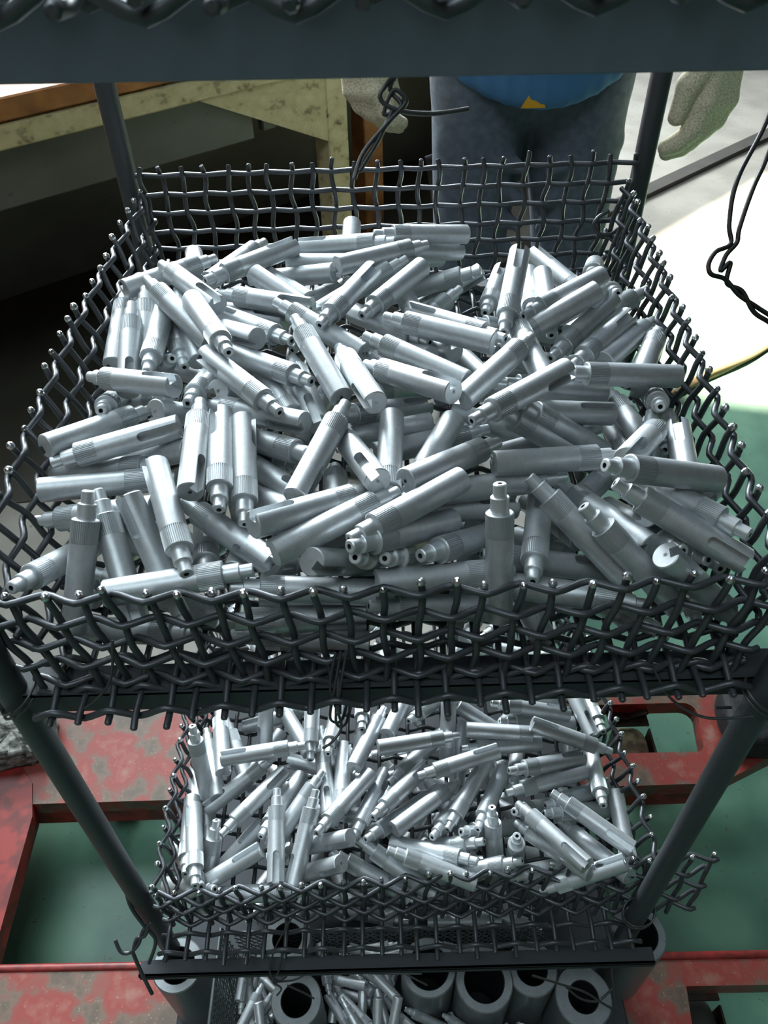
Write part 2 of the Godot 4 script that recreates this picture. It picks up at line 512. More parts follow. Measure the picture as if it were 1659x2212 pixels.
func baskets() -> void:
	basket("black woven wire basket heaped with steel pins on the upper tier", {
		"floor": [Vector3(-0.247, 0.918, -0.312), Vector3(0.252, 0.925, -0.318), Vector3(0.262, 0.975, -0.868), Vector3(-0.25, 0.975, -0.868)], "floor_rows": 25, "floor_ext": Vector2(0.9, 0.7), "sag": Vector3(0, -0.006, 0),
		"front": [Vector3(-0.262, 0.926, -0.338), Vector3(0.262, 0.926, -0.338), Vector3(0.282, 1.0065, -0.351), Vector3(-0.285, 1.0065, -0.351)], "front_rows": 5,
		"left": [Vector3(-0.252, 0.928, -0.352), Vector3(-0.246, 0.976, -0.862), Vector3(-0.257, 1.076, -0.866), Vector3(-0.291, 1.008, -0.356)], "bulge_left": Vector3(-0.013, 0, 0),
		"right": [Vector3(0.256, 0.928, -0.352), Vector3(0.258, 0.976, -0.862), Vector3(0.276, 1.074, -0.862), Vector3(0.278, 1.008, -0.356)], "bulge_right": Vector3(0.0, 0, 0),
		"side_n": 24, "side_rows": 5,
		"back": [Vector3(-0.256, 0.977, -0.872), Vector3(0.280, 0.977, -0.872), Vector3(0.282, 1.1, -0.870), Vector3(-0.256, 1.099, -0.870)], "back_rows": 7})
	basket("smaller looking woven wire basket of steel pins on the lower tier", {
		"floor": [Vector3(-0.262, 0.436, -0.296), Vector3(0.272, 0.436, -0.296), Vector3(0.272, 0.438, -0.862), Vector3(-0.262, 0.438, -0.862)], "floor_rows": 25,
		"front": [Vector3(-0.262, 0.440, -0.330), Vector3(0.350, 0.435, -0.335), Vector3(0.366, 0.508, -0.362), Vector3(-0.268, 0.512, -0.334)], "front_rows": 5, "front_n": 28,
		"left": [Vector3(-0.255, 0.440, -0.345), Vector3(-0.255, 0.440, -0.858), Vector3(-0.270, 0.513, -0.858), Vector3(-0.268, 0.513, -0.342)], "bulge_left": Vector3(-0.002, 0, 0),
		"right": [Vector3(0.262, 0.440, -0.358), Vector3(0.262, 0.440, -0.858), Vector3(0.268, 0.513, -0.858), Vector3(0.301, 0.513, -0.362)], "bulge_right": Vector3(0.0, 0, 0),
		"side_n": 24, "side_rows": 4,
		"back": [Vector3(-0.256, 0.440, -0.866), Vector3(0.270, 0.440, -0.866), Vector3(0.272, 0.53, -0.866), Vector3(-0.258, 0.53, -0.866)], "back_rows": 5})
	basket("topmost woven wire basket, blurred, seen edge on above the front bar", {
		"floor": [Vector3(-0.262, 1.373, -0.262), Vector3(0.262, 1.373, -0.262), Vector3(0.262, 1.376, -0.862), Vector3(-0.262, 1.376, -0.862)], "floor_rows": 26,
		"front": [Vector3(-0.272, 1.378, -0.345), Vector3(0.272, 1.378, -0.345), Vector3(0.282, 1.458, -0.350), Vector3(-0.282, 1.458, -0.350)], "front_rows": 5,
		"left": [Vector3(-0.262, 1.378, -0.352), Vector3(-0.262, 1.378, -0.862), Vector3(-0.272, 1.458, -0.862), Vector3(-0.282, 1.458, -0.356)], "bulge_left": Vector3.ZERO,
		"right": [Vector3(0.262, 1.378, -0.352), Vector3(0.262, 1.378, -0.862), Vector3(0.272, 1.458, -0.862), Vector3(0.282, 1.458, -0.356)], "bulge_right": Vector3.ZERO,
		"side_n": 24, "side_rows": 5,
		"back": [Vector3(-0.262, 1.378, -0.866), Vector3(0.262, 1.378, -0.866), Vector3(0.262, 1.46, -0.866), Vector3(-0.262, 1.46, -0.866)], "back_rows": 5})

func angle_bar(b: MB, a: Vector3, e: Vector3, wide: float, tall: float, th := 0.004) -> void:
	var l := (e - a).length()
	var t := along(a, e)
	t.origin = (a + e) * 0.5
	b.box(Vector3(wide, th, l), 0.0008, t * Transform3D(Basis(), Vector3(0, tall * 0.5 - th * 0.5, 0)))
	b.box(Vector3(th, tall, l), 0.0008, t * Transform3D(Basis(), Vector3(wide * 0.5 - th * 0.5, 0, 0)))

func post(parent: Node3D, x: float, z: float, y0: float, y1: float, dx := 0.0) -> void:
	var b := MB.new()
	var t := along(Vector3(x, y0, z), Vector3(x + dx, y1, z))
	var l := y1 - y0
	b.lathe([Vector2(0, 0.0075), Vector2(0, 0.0112), Vector2(l, 0.0112), Vector2(l, 0.0075), Vector2(0, 0.0075)], 26, t)
	build("post", b, M.pipe_iron, parent)

func rack() -> void:
	var t := thing("storage_rack", "dark steel pipe rack carrying the stacked wire baskets", "rack")
	post(t, -0.288, -0.336, 0.155, 1.62, 0.006)
	post(t, 0.279, -0.319, 0.155, 1.62, 0.002)
	post(t, -0.276, -0.887, 0.155, 1.62)
	post(t, 0.297, -0.887, 0.155, 1.62, 0.002)
	for e in [[0.909, -0.343, 0.909, -0.879], [0.404, -0.2905, 0.42, -0.872], [1.3525, -0.330, 1.356, -0.872]]:
		var b := MB.new()
		var tall := 0.036 if e[0] > 1.2 else (0.012 if e[0] < 0.5 else 0.024)
		angle_bar(b, Vector3(0.302, e[0], e[1]), Vector3(-0.300, e[0] + (0.004 if e[0] > 1.2 else 0.0), e[1]), 0.018 if e[0] < 0.5 else 0.026, tall)
		build("support_bar", b, M.bar_haze if e[0] > 1.2 else M.bar_dark, t)
		b = MB.new()
		angle_bar(b, Vector3(-0.300, e[2] + (0.04 if e[0] > 0.8 and e[0] < 1.2 else 0.0), e[3]), Vector3(0.302, e[2] + (0.04 if e[0] > 0.8 and e[0] < 1.2 else 0.0), e[3]), 0.026, tall)
		build("support_bar", b, M.bar_haze if e[0] > 1.2 else M.bar_dark, t)
	var s := MB.new()
	s.box(Vector3(0.62, 0.008, 0.62), 0.002, Transform3D(Basis(), Vector3(0.005, 0.171, -0.53)))
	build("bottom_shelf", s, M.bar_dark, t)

# ---------------------------------------------------------------- wires and cords
func smooth(p: Array, sub := 8) -> PackedVector3Array:
	var cv := Curve3D.new()
	for k in p.size():
		var a: Vector3 = p[maxi(k - 1, 0)]
		var b: Vector3 = p[mini(k + 1, p.size() - 1)]
		cv.add_point(p[k], (a - b) / 6.0, (b - a) / 6.0)
	var o := PackedVector3Array()
	for k in (p.size() - 1) * sub + 1:
		o.append(cv.sample(int(k / sub), float(k % sub) / sub) if k < (p.size() - 1) * sub else p[p.size() - 1])
	return o

func wire_thing(called: String, label: String, category: String, paths: Array, r: float, m: Material, group := "") -> void:
	var b := MB.new()
	for p in paths:
		b.tube(smooth(p), r, 7)
	var o := build(numbered(called), b, m, self)
	tag(o, label, category, group)

func tie(at: Vector3, r: float, tilt: Vector3, label: String, tail: Array) -> void:
	var paths := []
	for k in 2:
		var p := []
		for i in 11:
			var a := TAU * i / 10.0
			p.append(at + Vector3(sin(a) * r, 0.006 * k + 0.002 * i / 10.0, cos(a) * r) + tilt * sin(a))
		paths.append(p)
	if tail:
		paths.append(tail)
	wire_thing("binding_wire", label, "wire tie", paths, 0.0011, M.tie_wire)

func cords() -> void:
	wire_thing("hanging_cord", "kinked black twisted cord hanging beside the upper basket over the bright floor", "cord", [
		[Vector3(0.420, 1.47, -0.86), Vector3(0.418, 1.30, -0.855), Vector3(0.408, 1.158, -0.853), Vector3(0.372, 1.106, -0.806), Vector3(0.363, 1.073, -0.777), Vector3(0.364, 1.057, -0.762), Vector3(0.348, 1.052, -0.755), Vector3(0.340, 1.043, -0.746), Vector3(0.342, 1.036, -0.738), Vector3(0.357, 1.031, -0.736), Vector3(0.371, 1.019, -0.724), Vector3(0.390, 1.009, -0.716), Vector3(0.412, 0.996, -0.705), Vector3(0.440, 0.96, -0.70)],
		[Vector3(0.426, 1.47, -0.85), Vector3(0.424, 1.28, -0.842), Vector3(0.410, 1.132, -0.833), Vector3(0.388, 1.098, -0.80), Vector3(0.373, 1.069, -0.772), Vector3(0.370, 1.058, -0.762), Vector3(0.358, 1.049, -0.752), Vector3(0.352, 1.038, -0.741), Vector3(0.362, 1.044, -0.746), Vector3(0.359, 1.028, -0.734), Vector3(0.374, 1.022, -0.727), Vector3(0.386, 1.006, -0.712), Vector3(0.408, 0.993, -0.702), Vector3(0.436, 0.955, -0.695)]], 0.0025, M.cord_black)
	wire_thing("knotted_wire", "thin wire tied in a loose knot hanging below the top front bar", "wire", [
		[Vector3(0.038, 1.37, -0.42), Vector3(0.034, 1.325, -0.47), Vector3(0.020, 1.300, -0.492), Vector3(0.010, 1.285, -0.494), Vector3(0.016, 1.277, -0.488), Vector3(0.006, 1.273, -0.486), Vector3(0.012, 1.284, -0.492), Vector3(0.019, 1.279, -0.488), Vector3(0.010, 1.271, -0.483), Vector3(-0.006, 1.258, -0.470), Vector3(-0.012, 1.247, -0.459)],
		[Vector3(0.032, 1.37, -0.42), Vector3(0.026, 1.318, -0.475), Vector3(0.012, 1.292, -0.493), Vector3(0.004, 1.281, -0.490), Vector3(0.014, 1.275, -0.486), Vector3(0.034, 1.273, -0.485), Vector3(0.055, 1.275, -0.485)],
		[Vector3(0.012, 1.276, -0.488), Vector3(0.002, 1.262, -0.475), Vector3(-0.009, 1.250, -0.462)]], 0.0014, M.tie_wire)
	wire_thing("straw_rope", "frayed tan rope lying on the bright floor beyond the basket", "rope", [[Vector3(0.86, 0.012, -1.93), Vector3(1.0, 0.012, -2.02), Vector3(1.13, 0.012, -2.10), Vector3(1.29, 0.012, -2.22), Vector3(1.5, 0.012, -2.36)], [Vector3(0.90, 0.02, -1.945), Vector3(1.02, 0.022, -2.035), Vector3(1.2, 0.02, -2.14), Vector3(1.38, 0.018, -2.29)]], 0.012, M.twine)
	tie(Vector3(-0.283, 0.905, -0.336), 0.0155, Vector3(0, 0.012, 0), "thin wire tie binding the upper basket to its left front post", [Vector3(-0.27, 0.905, -0.324), Vector3(-0.235, 0.915, -0.316), Vector3(-0.205, 0.938, -0.326), Vector3(-0.195, 0.975, -0.338)])
	tie(Vector3(0.280, 0.905, -0.319), 0.0155, Vector3(0, -0.01, 0), "thin wire tie binding the upper basket to its right front post", [Vector3(0.27, 0.905, -0.306), Vector3(0.235, 0.905, -0.306), Vector3(0.21, 0.915, -0.316), Vector3(0.196, 0.935, -0.33)])
	wire_thing("binding_wire", "thin wire bundle looped over the upper basket's front bar, cut end sticking out", "wire tie", [
		[Vector3(-0.034, 0.955, -0.338), Vector3(-0.040, 0.93, -0.322), Vector3(-0.044, 0.908, -0.312), Vector3(-0.036, 0.896, -0.318), Vector3(-0.030, 0.9, -0.345)],
		[Vector3(-0.030, 0.956, -0.338), Vector3(-0.036, 0.93, -0.32), Vector3(-0.040, 0.906, -0.310), Vector3(-0.033, 0.894, -0.316), Vector3(-0.026, 0.9, -0.345)],
		[Vector3(-0.038, 0.954, -0.338), Vector3(-0.043, 0.93, -0.323), Vector3(-0.036, 0.904, -0.309), Vector3(-0.042, 0.897, -0.300), Vector3(-0.050, 0.893, -0.296)]], 0.0011, M.tie_wire)
	wire_thing("binding_wire", "thin wire knot hanging from the lower basket's front bar over a tube mouth", "wire tie", [
		[Vector3(-0.115, 0.47, -0.326), Vector3(-0.138, 0.44, -0.300), Vector3(-0.146, 0.416, -0.283), Vector3(-0.138, 0.396, -0.278), Vector3(-0.130, 0.385, -0.285)],
		[Vector3(-0.130, 0.44, -0.296), Vector3(-0.136, 0.414, -0.283), Vector3(-0.144, 0.398, -0.277), Vector3(-0.135, 0.388, -0.272), Vector3(-0.141, 0.376, -0.268)],
		[Vector3(-0.140, 0.395, -0.277), Vector3(-0.118, 0.385, -0.282), Vector3(-0.098, 0.392, -0.292), Vector3(-0.080, 0.405, -0.305), Vector3(-0.060, 0.395, -0.296), Vector3(-0.035, 0.385, -0.288), Vector3(-0.01, 0.39, -0.292)],
		[Vector3(-0.128, 0.388, -0.275), Vector3(-0.108, 0.372, -0.27), Vector3(-0.098, 0.366, -0.266)]], 0.0011, M.tie_wire)
	wire_thing("binding_wire", "straight bright wire crossing just below the lower basket's front bar", "wire tie", [[Vector3(-0.058, 0.40, -0.284), Vector3(-0.02, 0.398, -0.282), Vector3(0.03, 0.396, -0.281)], [Vector3(0.0, 0.40, -0.286), Vector3(0.022, 0.392, -0.277), Vector3(0.036, 0.385, -0.272)]], 0.0011, M.tie_wire)
	wire_thing("binding_wire", "wire looped through the tube mouth at the lower basket's right end", "wire tie", [[Vector3(0.16, 0.39, -0.278), Vector3(0.195, 0.375, -0.272), Vector3(0.225, 0.362, -0.266), Vector3(0.243, 0.352, -0.258), Vector3(0.262, 0.338, -0.252)], [Vector3(0.2, 0.37, -0.272), Vector3(0.218, 0.356, -0.262), Vector3(0.24, 0.350, -0.26), Vector3(0.258, 0.362, -0.27)], [Vector3(0.255, 0.43, -0.31), Vector3(0.257, 0.38, -0.285), Vector3(0.262, 0.34, -0.258), Vector3(0.264, 0.325, -0.252)]], 0.0014, M.tie_wire)
	wire_thing("wire_hook", "bent wire hook twisted at the lower basket's left front corner", "wire tie", [
		[Vector3(-0.318, 0.462, -0.305), Vector3(-0.312, 0.452, -0.296), Vector3(-0.302, 0.450, -0.296), Vector3(-0.292, 0.458, -0.302), Vector3(-0.286, 0.470, -0.312), Vector3(-0.276, 0.478, -0.318)],
		[Vector3(-0.299, 0.450, -0.296), Vector3(-0.294, 0.462, -0.306), Vector3(-0.284, 0.466, -0.308), Vector3(-0.279, 0.476, -0.318)],
		[Vector3(-0.300, 0.450, -0.297), Vector3(-0.294, 0.430, -0.285), Vector3(-0.286, 0.412, -0.272), Vector3(-0.282, 0.402, -0.266)],
		[Vector3(-0.296, 0.53, -0.335), Vector3(-0.294, 0.505, -0.325), Vector3(-0.284, 0.475, -0.315), Vector3(-0.274, 0.455, -0.306), Vector3(-0.284, 0.430, -0.29)]], 0.0022, M.wire_iron)
	tie(Vector3(0.280, 0.46, -0.319), 0.016, Vector3(0, 0.01, 0), "wire ring tying the lower basket to its right front post", [Vector3(0.265, 0.46, -0.31), Vector3(0.245, 0.475, -0.315), Vector3(0.24, 0.5, -0.33), Vector3(0.232, 0.505, -0.335)])
	wire_thing("binding_wire", "curled wire ring closing the upper basket's right rear corner", "wire tie", [[Vector3(0.262, 1.052, -0.862), Vector3(0.25, 1.046, -0.858), Vector3(0.246, 1.038, -0.854), Vector3(0.254, 1.030, -0.850), Vector3(0.268, 1.030, -0.852), Vector3(0.28, 1.036, -0.86)]], 0.0024, M.wire_iron)
	wire_thing("binding_wire", "dark wire tail poking out beside the right front post", "wire tie", [[Vector3(0.292, 0.905, -0.325), Vector3(0.26, 0.893, -0.335), Vector3(0.232, 0.892, -0.34)], [Vector3(0.268, 0.882, -0.328), Vector3(0.255, 0.884, -0.327)]], 0.0013, M.tie_wire)
	wire_thing("binding_wire", "pale thin wire hanging beside the left front post below the lower basket", "wire tie", [[Vector3(-0.20, 0.40, -0.29), Vector3(-0.198, 0.35, -0.275), Vector3(-0.205, 0.30, -0.262), Vector3(-0.212, 0.26, -0.25)]], 0.0012, M.tie_wire)

# ---------------------------------------------------------------- cart, tubes, box
func caster(t: Node3D, x: float, z: float, dark: bool) -> void:
	var c := node("caster", t)
	var b := MB.new()
	var w := Transform3D(Basis(Vector3.UP, PI / 2), Vector3(x - 0.028, 0.052, z))
	b.lathe([Vector2(0, 0.012), Vector2(0, 0.034), Vector2(0.002, 0.044), Vector2(0.010, 0.050), Vector2(0.016, 0.052), Vector2(0.040, 0.052), Vector2(0.046, 0.050), Vector2(0.054, 0.044), Vector2(0.056, 0.034), Vector2(0.056, 0.012)], 36, w)
	build("wheel", b, M.rubber if dark else M.wheel_brown, c)
	b = MB.new()
	b.box(Vector3(0.004, 0.062, 0.05), 0.001, Transform3D(Basis(), Vector3(x - 0.034, 0.078, z)))
	b.box(Vector3(0.004, 0.062, 0.05), 0.001, Transform3D(Basis(), Vector3(x + 0.034, 0.078, z)))
	b.box(Vector3(0.072, 0.004, 0.03), 0.001, Transform3D(Basis(), Vector3(x, 0.108, z - 0.045)))
	build("fork", b, M.pedal_brown, c)
	b = MB.new()
	b.box(Vector3(0.046, 0.005, 0.026), 0.0015, Transform3D(Basis(Vector3.BACK, -0.22), Vector3(x - 0.022, 0.121, z - 0.052)))
	b.box(Vector3(0.036, 0.005, 0.026), 0.0015, Transform3D(Basis(Vector3.BACK, 0.42), Vector3(x + 0.016, 0.124, z - 0.054)))
	build("brake_pedal", b, M.pedal_brown, c)

func cart() -> void:
	var t := thing("platform_cart", "worn red steel cart frame under the rack on casters", "cart")
	var c := CSGCombiner3D.new()
	c.name = "rear_plate"
	t.add_child(c, true)
	var pl := CSGPolygon3D.new()
	pl.name = "plate"
	pl.polygon = PackedVector2Array([Vector2(-0.75, 0.622), Vector2(0.565, 0.628), Vector2(0.72, 0.695), Vector2(0.74, 0.83), Vector2(-0.75, 0.80)])
	pl.depth = 0.035
	pl.rotation.x = -PI / 2
	pl.position = Vector3(0, 0.15, 0)
	pl.material = M.red_paint
	c.add_child(pl, true)
	var ho := CSGPolygon3D.new()
	ho.name = "opening"
	var pp := PackedVector2Array([Vector2(0.33, 0.688), Vector2(0.548, 0.688)])
	for e in [[0.545, 0.702, -PI / 2, 0.013], [0.545, 0.765, 0.0, 0.022], [0.345, 0.765, PI / 2, 0.022], [0.345, 0.702, PI, 0.014]]:
		for k in 5:
			var a: float = e[2] + PI / 2 * k / 4
			pp.append(Vector2(e[0] + cos(a) * e[3], e[1] + sin(a) * e[3]))
	pp = Geometry2D.convex_hull(pp)
	pp.resize(pp.size() - 1)
	ho.polygon = pp
	ho.operation = CSGShape3D.OPERATION_SUBTRACTION
	ho.depth = 0.1
	ho.rotation.x = -PI / 2
	ho.position = Vector3(0, 0.18, 0)
	ho.material = M.red_clean
	c.add_child(ho, true)
	var b := MB.new()
	b.box(Vector3(1.30, 0.05, 0.008), 0.001, Transform3D(Basis(Vector3.UP, 0.0046), Vector3(-0.095, 0.094, -0.632)))
	build("rear_lip", b, M.red_clean, t)
	b = MB.new()
	b.slab(PackedVector2Array([Vector2(-0.75, -0.372), Vector2(0.74, -0.362), Vector2(0.74, -0.322), Vector2(0.415, -0.324), Vector2(0.40, -0.20), Vector2(-0.75, -0.20)]), 0.112, 0.15)
	build("front_plate", b, M.red_paint, t)
	b = MB.new()
	b.lathe([Vector2(0, 0.007), Vector2(1.49, 0.007)], 12, along(Vector3(-0.75, 0.146, -0.371), Vector3(0.74, 0.146, -0.361)))
	build("front_edge", b, M.red_clean, t)
	b = MB.new()
	b.slab(PackedVector2Array([Vector2(-0.75, -0.80), Vector2(-0.625, -0.66), Vector2(-0.606, -0.60), Vector2(-0.598, -0.37), Vector2(-0.75, -0.37)]), 0.118, 0.153)
	build("side_bar", b, M.red_clean, t)
	caster(t, 0.452, -0.735, false)
	caster(t, 0.436, -0.285, true)
	caster(t, -0.50, -0.72, true)
	caster(t, -0.50, -0.29, true)

func tube_thing(x: float, z: float, y0: float, y1: float, ro: float, ri: float, lean: Vector3, label: String) -> void:
	var t := thing("steel_tube", label, "steel tube", Vector3(x, y0, z), "hollow steel tubes standing on the bottom shelf")
	var l := y1 - y0
	var at := along(Vector3.ZERO, Vector3(0, 1, 0) + lean)
	at.origin = Vector3.ZERO
	var b := MB.new()
	b.lathe([Vector2(0, ri), Vector2(0, ro), Vector2(l - 0.0015, ro), Vector2(l, ro - 0.0015), Vector2(l, ri + 0.001)], 44, at)
	build("shell", b, M.tube_steel, t)
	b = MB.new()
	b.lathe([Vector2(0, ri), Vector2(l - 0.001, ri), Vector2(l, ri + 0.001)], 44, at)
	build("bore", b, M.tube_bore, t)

func tubes() -> void:
	tube_thing(-0.124, -0.276, 0.176, 0.322, 0.0315, 0.0185, Vector3.ZERO, "steel tube ring with a wire knot in front of its mouth, among small pins")
	tube_thing(0.041, -0.310, 0.176, 0.328, 0.0345, 0.025, Vector3(0.0, 0, 0.02), "steel tube mostly covered by the dark bar, first of two at the middle")
	tube_thing(0.110, -0.292, 0.176, 0.322, 0.036, 0.0245, Vector3.ZERO, "wide steel tube with a dark open mouth just below the dark bar")
	tube_thing(0.232, -0.274, 0.176, 0.312, 0.035, 0.018, Vector3.ZERO, "steel tube with a wire loop across its small mouth")
	tube_thing(0.172, -0.305, 0.176, 0.318, 0.032, 0.019, Vector3.ZERO, "steel tube in shade between the wide tube and the wire looped one")
	tube_thing(0.312, -0.337, 0.176, 0.335, 0.0345, 0.0235, Vector3.ZERO, "pale steel tube standing out past the right front post")
	tube_thing(-0.276, -0.316, 0.176, 0.330, 0.032, 0.021, Vector3.ZERO, "steel tube standing behind the left front post at the shelf corner")
	tube_thing(-0.140, -0.346, 0.176, 0.325, 0.031, 0.0185, Vector3.ZERO, "steel tube hidden under the bar behind the ring with wire knot")

func lattice(t: Node3D, o: Vector3, du: Vector3, dv: Vector3, nu: int, nv: int) -> void:
	var b := MB.new()
	var nr := du.cross(dv).normalized() * 0.0012
	for j in nv:
		for i in nu:
			for s in 2:
				var p := o + du * (float(i) / nu) + dv * (float(j) / nv)
				var q := o + du * (float(i + 1) / nu) + dv * (float(j + 1) / nv)
				if s == 1:
					p = o + du * (float(i + 1) / nu) + dv * (float(j) / nv)
					q = o + du * (float(i) / nu) + dv * (float(j + 1) / nv)
				b.tube(PackedVector3Array([p + nr * (1 if s else -1), (p + q) * 0.5, q - nr * (-1 if s else 1)]), 0.0011, 4, false)
	var m := build("lattice_wall", b, M.expanded, t)
	m.set_meta("kind", "stuff")

func bottom_box() -> void:
	var t := thing("lattice_box", "diamond mesh metal box of small pins on the bottom shelf", "mesh box")
	lattice(t, Vector3(-0.216, 0.178, -0.36), Vector3(0, 0, 0.17), Vector3(-0.012, 0.145, 0), 24, 9)
	lattice(t, Vector3(-0.216, 0.178, -0.362), Vector3(0.42, 0, 0), Vector3(0, 0.12, 0), 40, 8)
	var b := MB.new()
	b.tube(PackedVector3Array([Vector3(-0.228, 0.324, -0.19), Vector3(-0.228, 0.324, -0.36), Vector3(-0.222, 0.30, -0.362), Vector3(0.204, 0.30, -0.362)]), 0.0025, 8)
	build("rim", b, M.expanded, t)
	b = MB.new()
	b.box(Vector3(0.43, 0.003, 0.175), 0.001, Transform3D(Basis(), Vector3(-0.006, 0.1775, -0.275)))
	build("bottom_sheet", b, M.hole_dark, t)

func lump(called: String, label: String, cat: String, at: Vector3, size: Vector3, turn: float, m: Material, rough: float, seed_: int) -> void:
	var f := FastNoiseLite.new()
	f.seed = seed_
	f.frequency = 9.0
	var b := MB.new()
	var nu := 40
	var nv := 22
	var pt := func(i: int, j: int) -> Vector3:
		var a := TAU * i / nu
		var e := PI * j / nv - PI / 2
		var d := Vector3(signf(cos(a)) * pow(absf(cos(a)), 0.45) * pow(maxf(cos(e), 0.0), 0.4), signf(sin(e)) * pow(absf(sin(e)), 0.5), signf(sin(a)) * pow(absf(sin(a)), 0.45) * pow(maxf(cos(e), 0.0), 0.4))
		var p := d * size * 0.5
		p += d * f.get_noise_3dv(p * 2.2) * rough
		return Basis(Vector3.UP, turn) * p
	for j in nv:
		for i in nu:
			var q := [pt.call(i, j), pt.call(i + 1, j), pt.call(i + 1, j + 1), pt.call(i, j + 1)]
			var mid: Vector3 = (q[0] + q[2])
			b.flat(q[0], q[1], q[2], q[3], mid)
	var o := build(numbered(called), b, m, self)
	o.position = at
	tag(o, label, cat)

# ---------------------------------------------------------------- bench
func bench() -> void:
	var t := thing("work_bench", "cream painted wooden work bench with bare wood edge standing behind the rack", "bench", Vector3(-0.93, 0, -2.035))
	t.rotation.y = 0.687          # local +X runs along the front edge, local -Z to the back
	var box := func(called: String, m: Material, c: Vector3, s: Vector3, par: Node3D) -> MeshInstance3D:
		var b := MB.new()
		b.box(s, 0.004, Transform3D(Basis(), c))
		return build(called, b, m, par)
	for k in 4:
		box.call("top_board", M.bare_wood, Vector3(0.0, 0.842, -0.11 - 0.2 * k), Vector3(4.6, 0.03, 0.2), t)
	box.call("edge_board", M.bare_wood, Vector3(0.0, 0.836, 0.005), Vector3(4.6, 0.052, 0.03), t)
	box.call("apron", M.cream_paint, Vector3(0.0, 0.775, 0.0), Vector3(4.6, 0.058, 0.03), t)
	box.call("leg", M.cream_paint, Vector3(1.045, 0.375, -0.03), Vector3(0.082, 0.75, 0.08), t)
	box.call("leg", M.cream_paint, Vector3(-1.3, 0.375, -0.03), Vector3(0.082, 0.75, 0.08), t)
	box.call("leg", M.bare_wood, Vector3(1.455, 0.41, -0.35), Vector3(0.095, 0.82, 0.08), t)
	box.call("front_panel", M.grey_sheet, Vector3(-0.2, 0.672, -0.035), Vector3(1.9, 0.155, 0.02), t)
	box.call("back_panel", M.grey_sheet, Vector3(0.0, 0.405, -0.80), Vector3(4.6, 0.81, 0.02), t)
	box.call("end_panel", M.grey_sheet, Vector3(2.29, 0.405, -0.42), Vector3(0.02, 0.81, 0.75), t)
	for k in 5:
		box.call("rib", M.grey_sheet, Vector3(0.42 + 0.10 * k, 0.69, -0.06), Vector3(0.05, 0.18, 0.03), t)
	var g := MB.new()
	var tri := [Vector3(0.55, 0.752, 0.006), Vector3(1.008, 0.752, 0.006), Vector3(1.008, 0.535, 0.006)]
	g.tri(tri[0], tri[1], tri[2], Vector3.BACK, Vector3.BACK, Vector3.BACK)
	var bk := Vector3(0, 0, -0.016)
	g.tri(tri[0] + bk, tri[1] + bk, tri[2] + bk, Vector3.FORWARD, Vector3.FORWARD, Vector3.FORWARD)
	for k in 3:
		var o: Vector3 = [Vector3.UP, Vector3.RIGHT, Vector3(-0.4, -1, 0)][k]
		g.flat(tri[k], tri[(k + 1) % 3], tri[(k + 1) % 3] + bk, tri[k] + bk, o)
	build("gusset", g, M.cream_paint, t)
	var b := MB.new()
	b.lathe([Vector2(0, 0.035), Vector2(0.02, 0.036), Vector2(0.10, 0.034), Vector2(0.12, 0.0)], 20, along(Vector3(-0.05, 0.20, -0.3), Vector3(0.06, 0.28, -0.3)))
	var p := thing("paper_roll", "pale roll lying on the sunlit bench top", "roll", Vector3(-1.03, 0.885, -2.50))
	b = MB.new()
	b.lathe([Vector2(0, 0.012), Vector2(0, 0.028), Vector2(0.26, 0.028), Vector2(0.26, 0.012), Vector2(0, 0.012)], 24, along(Vector3(-0.13, 0, 0.03), Vector3(0.12, 0, -0.03)))
	build("sheet", b, M.cream_paint, p)

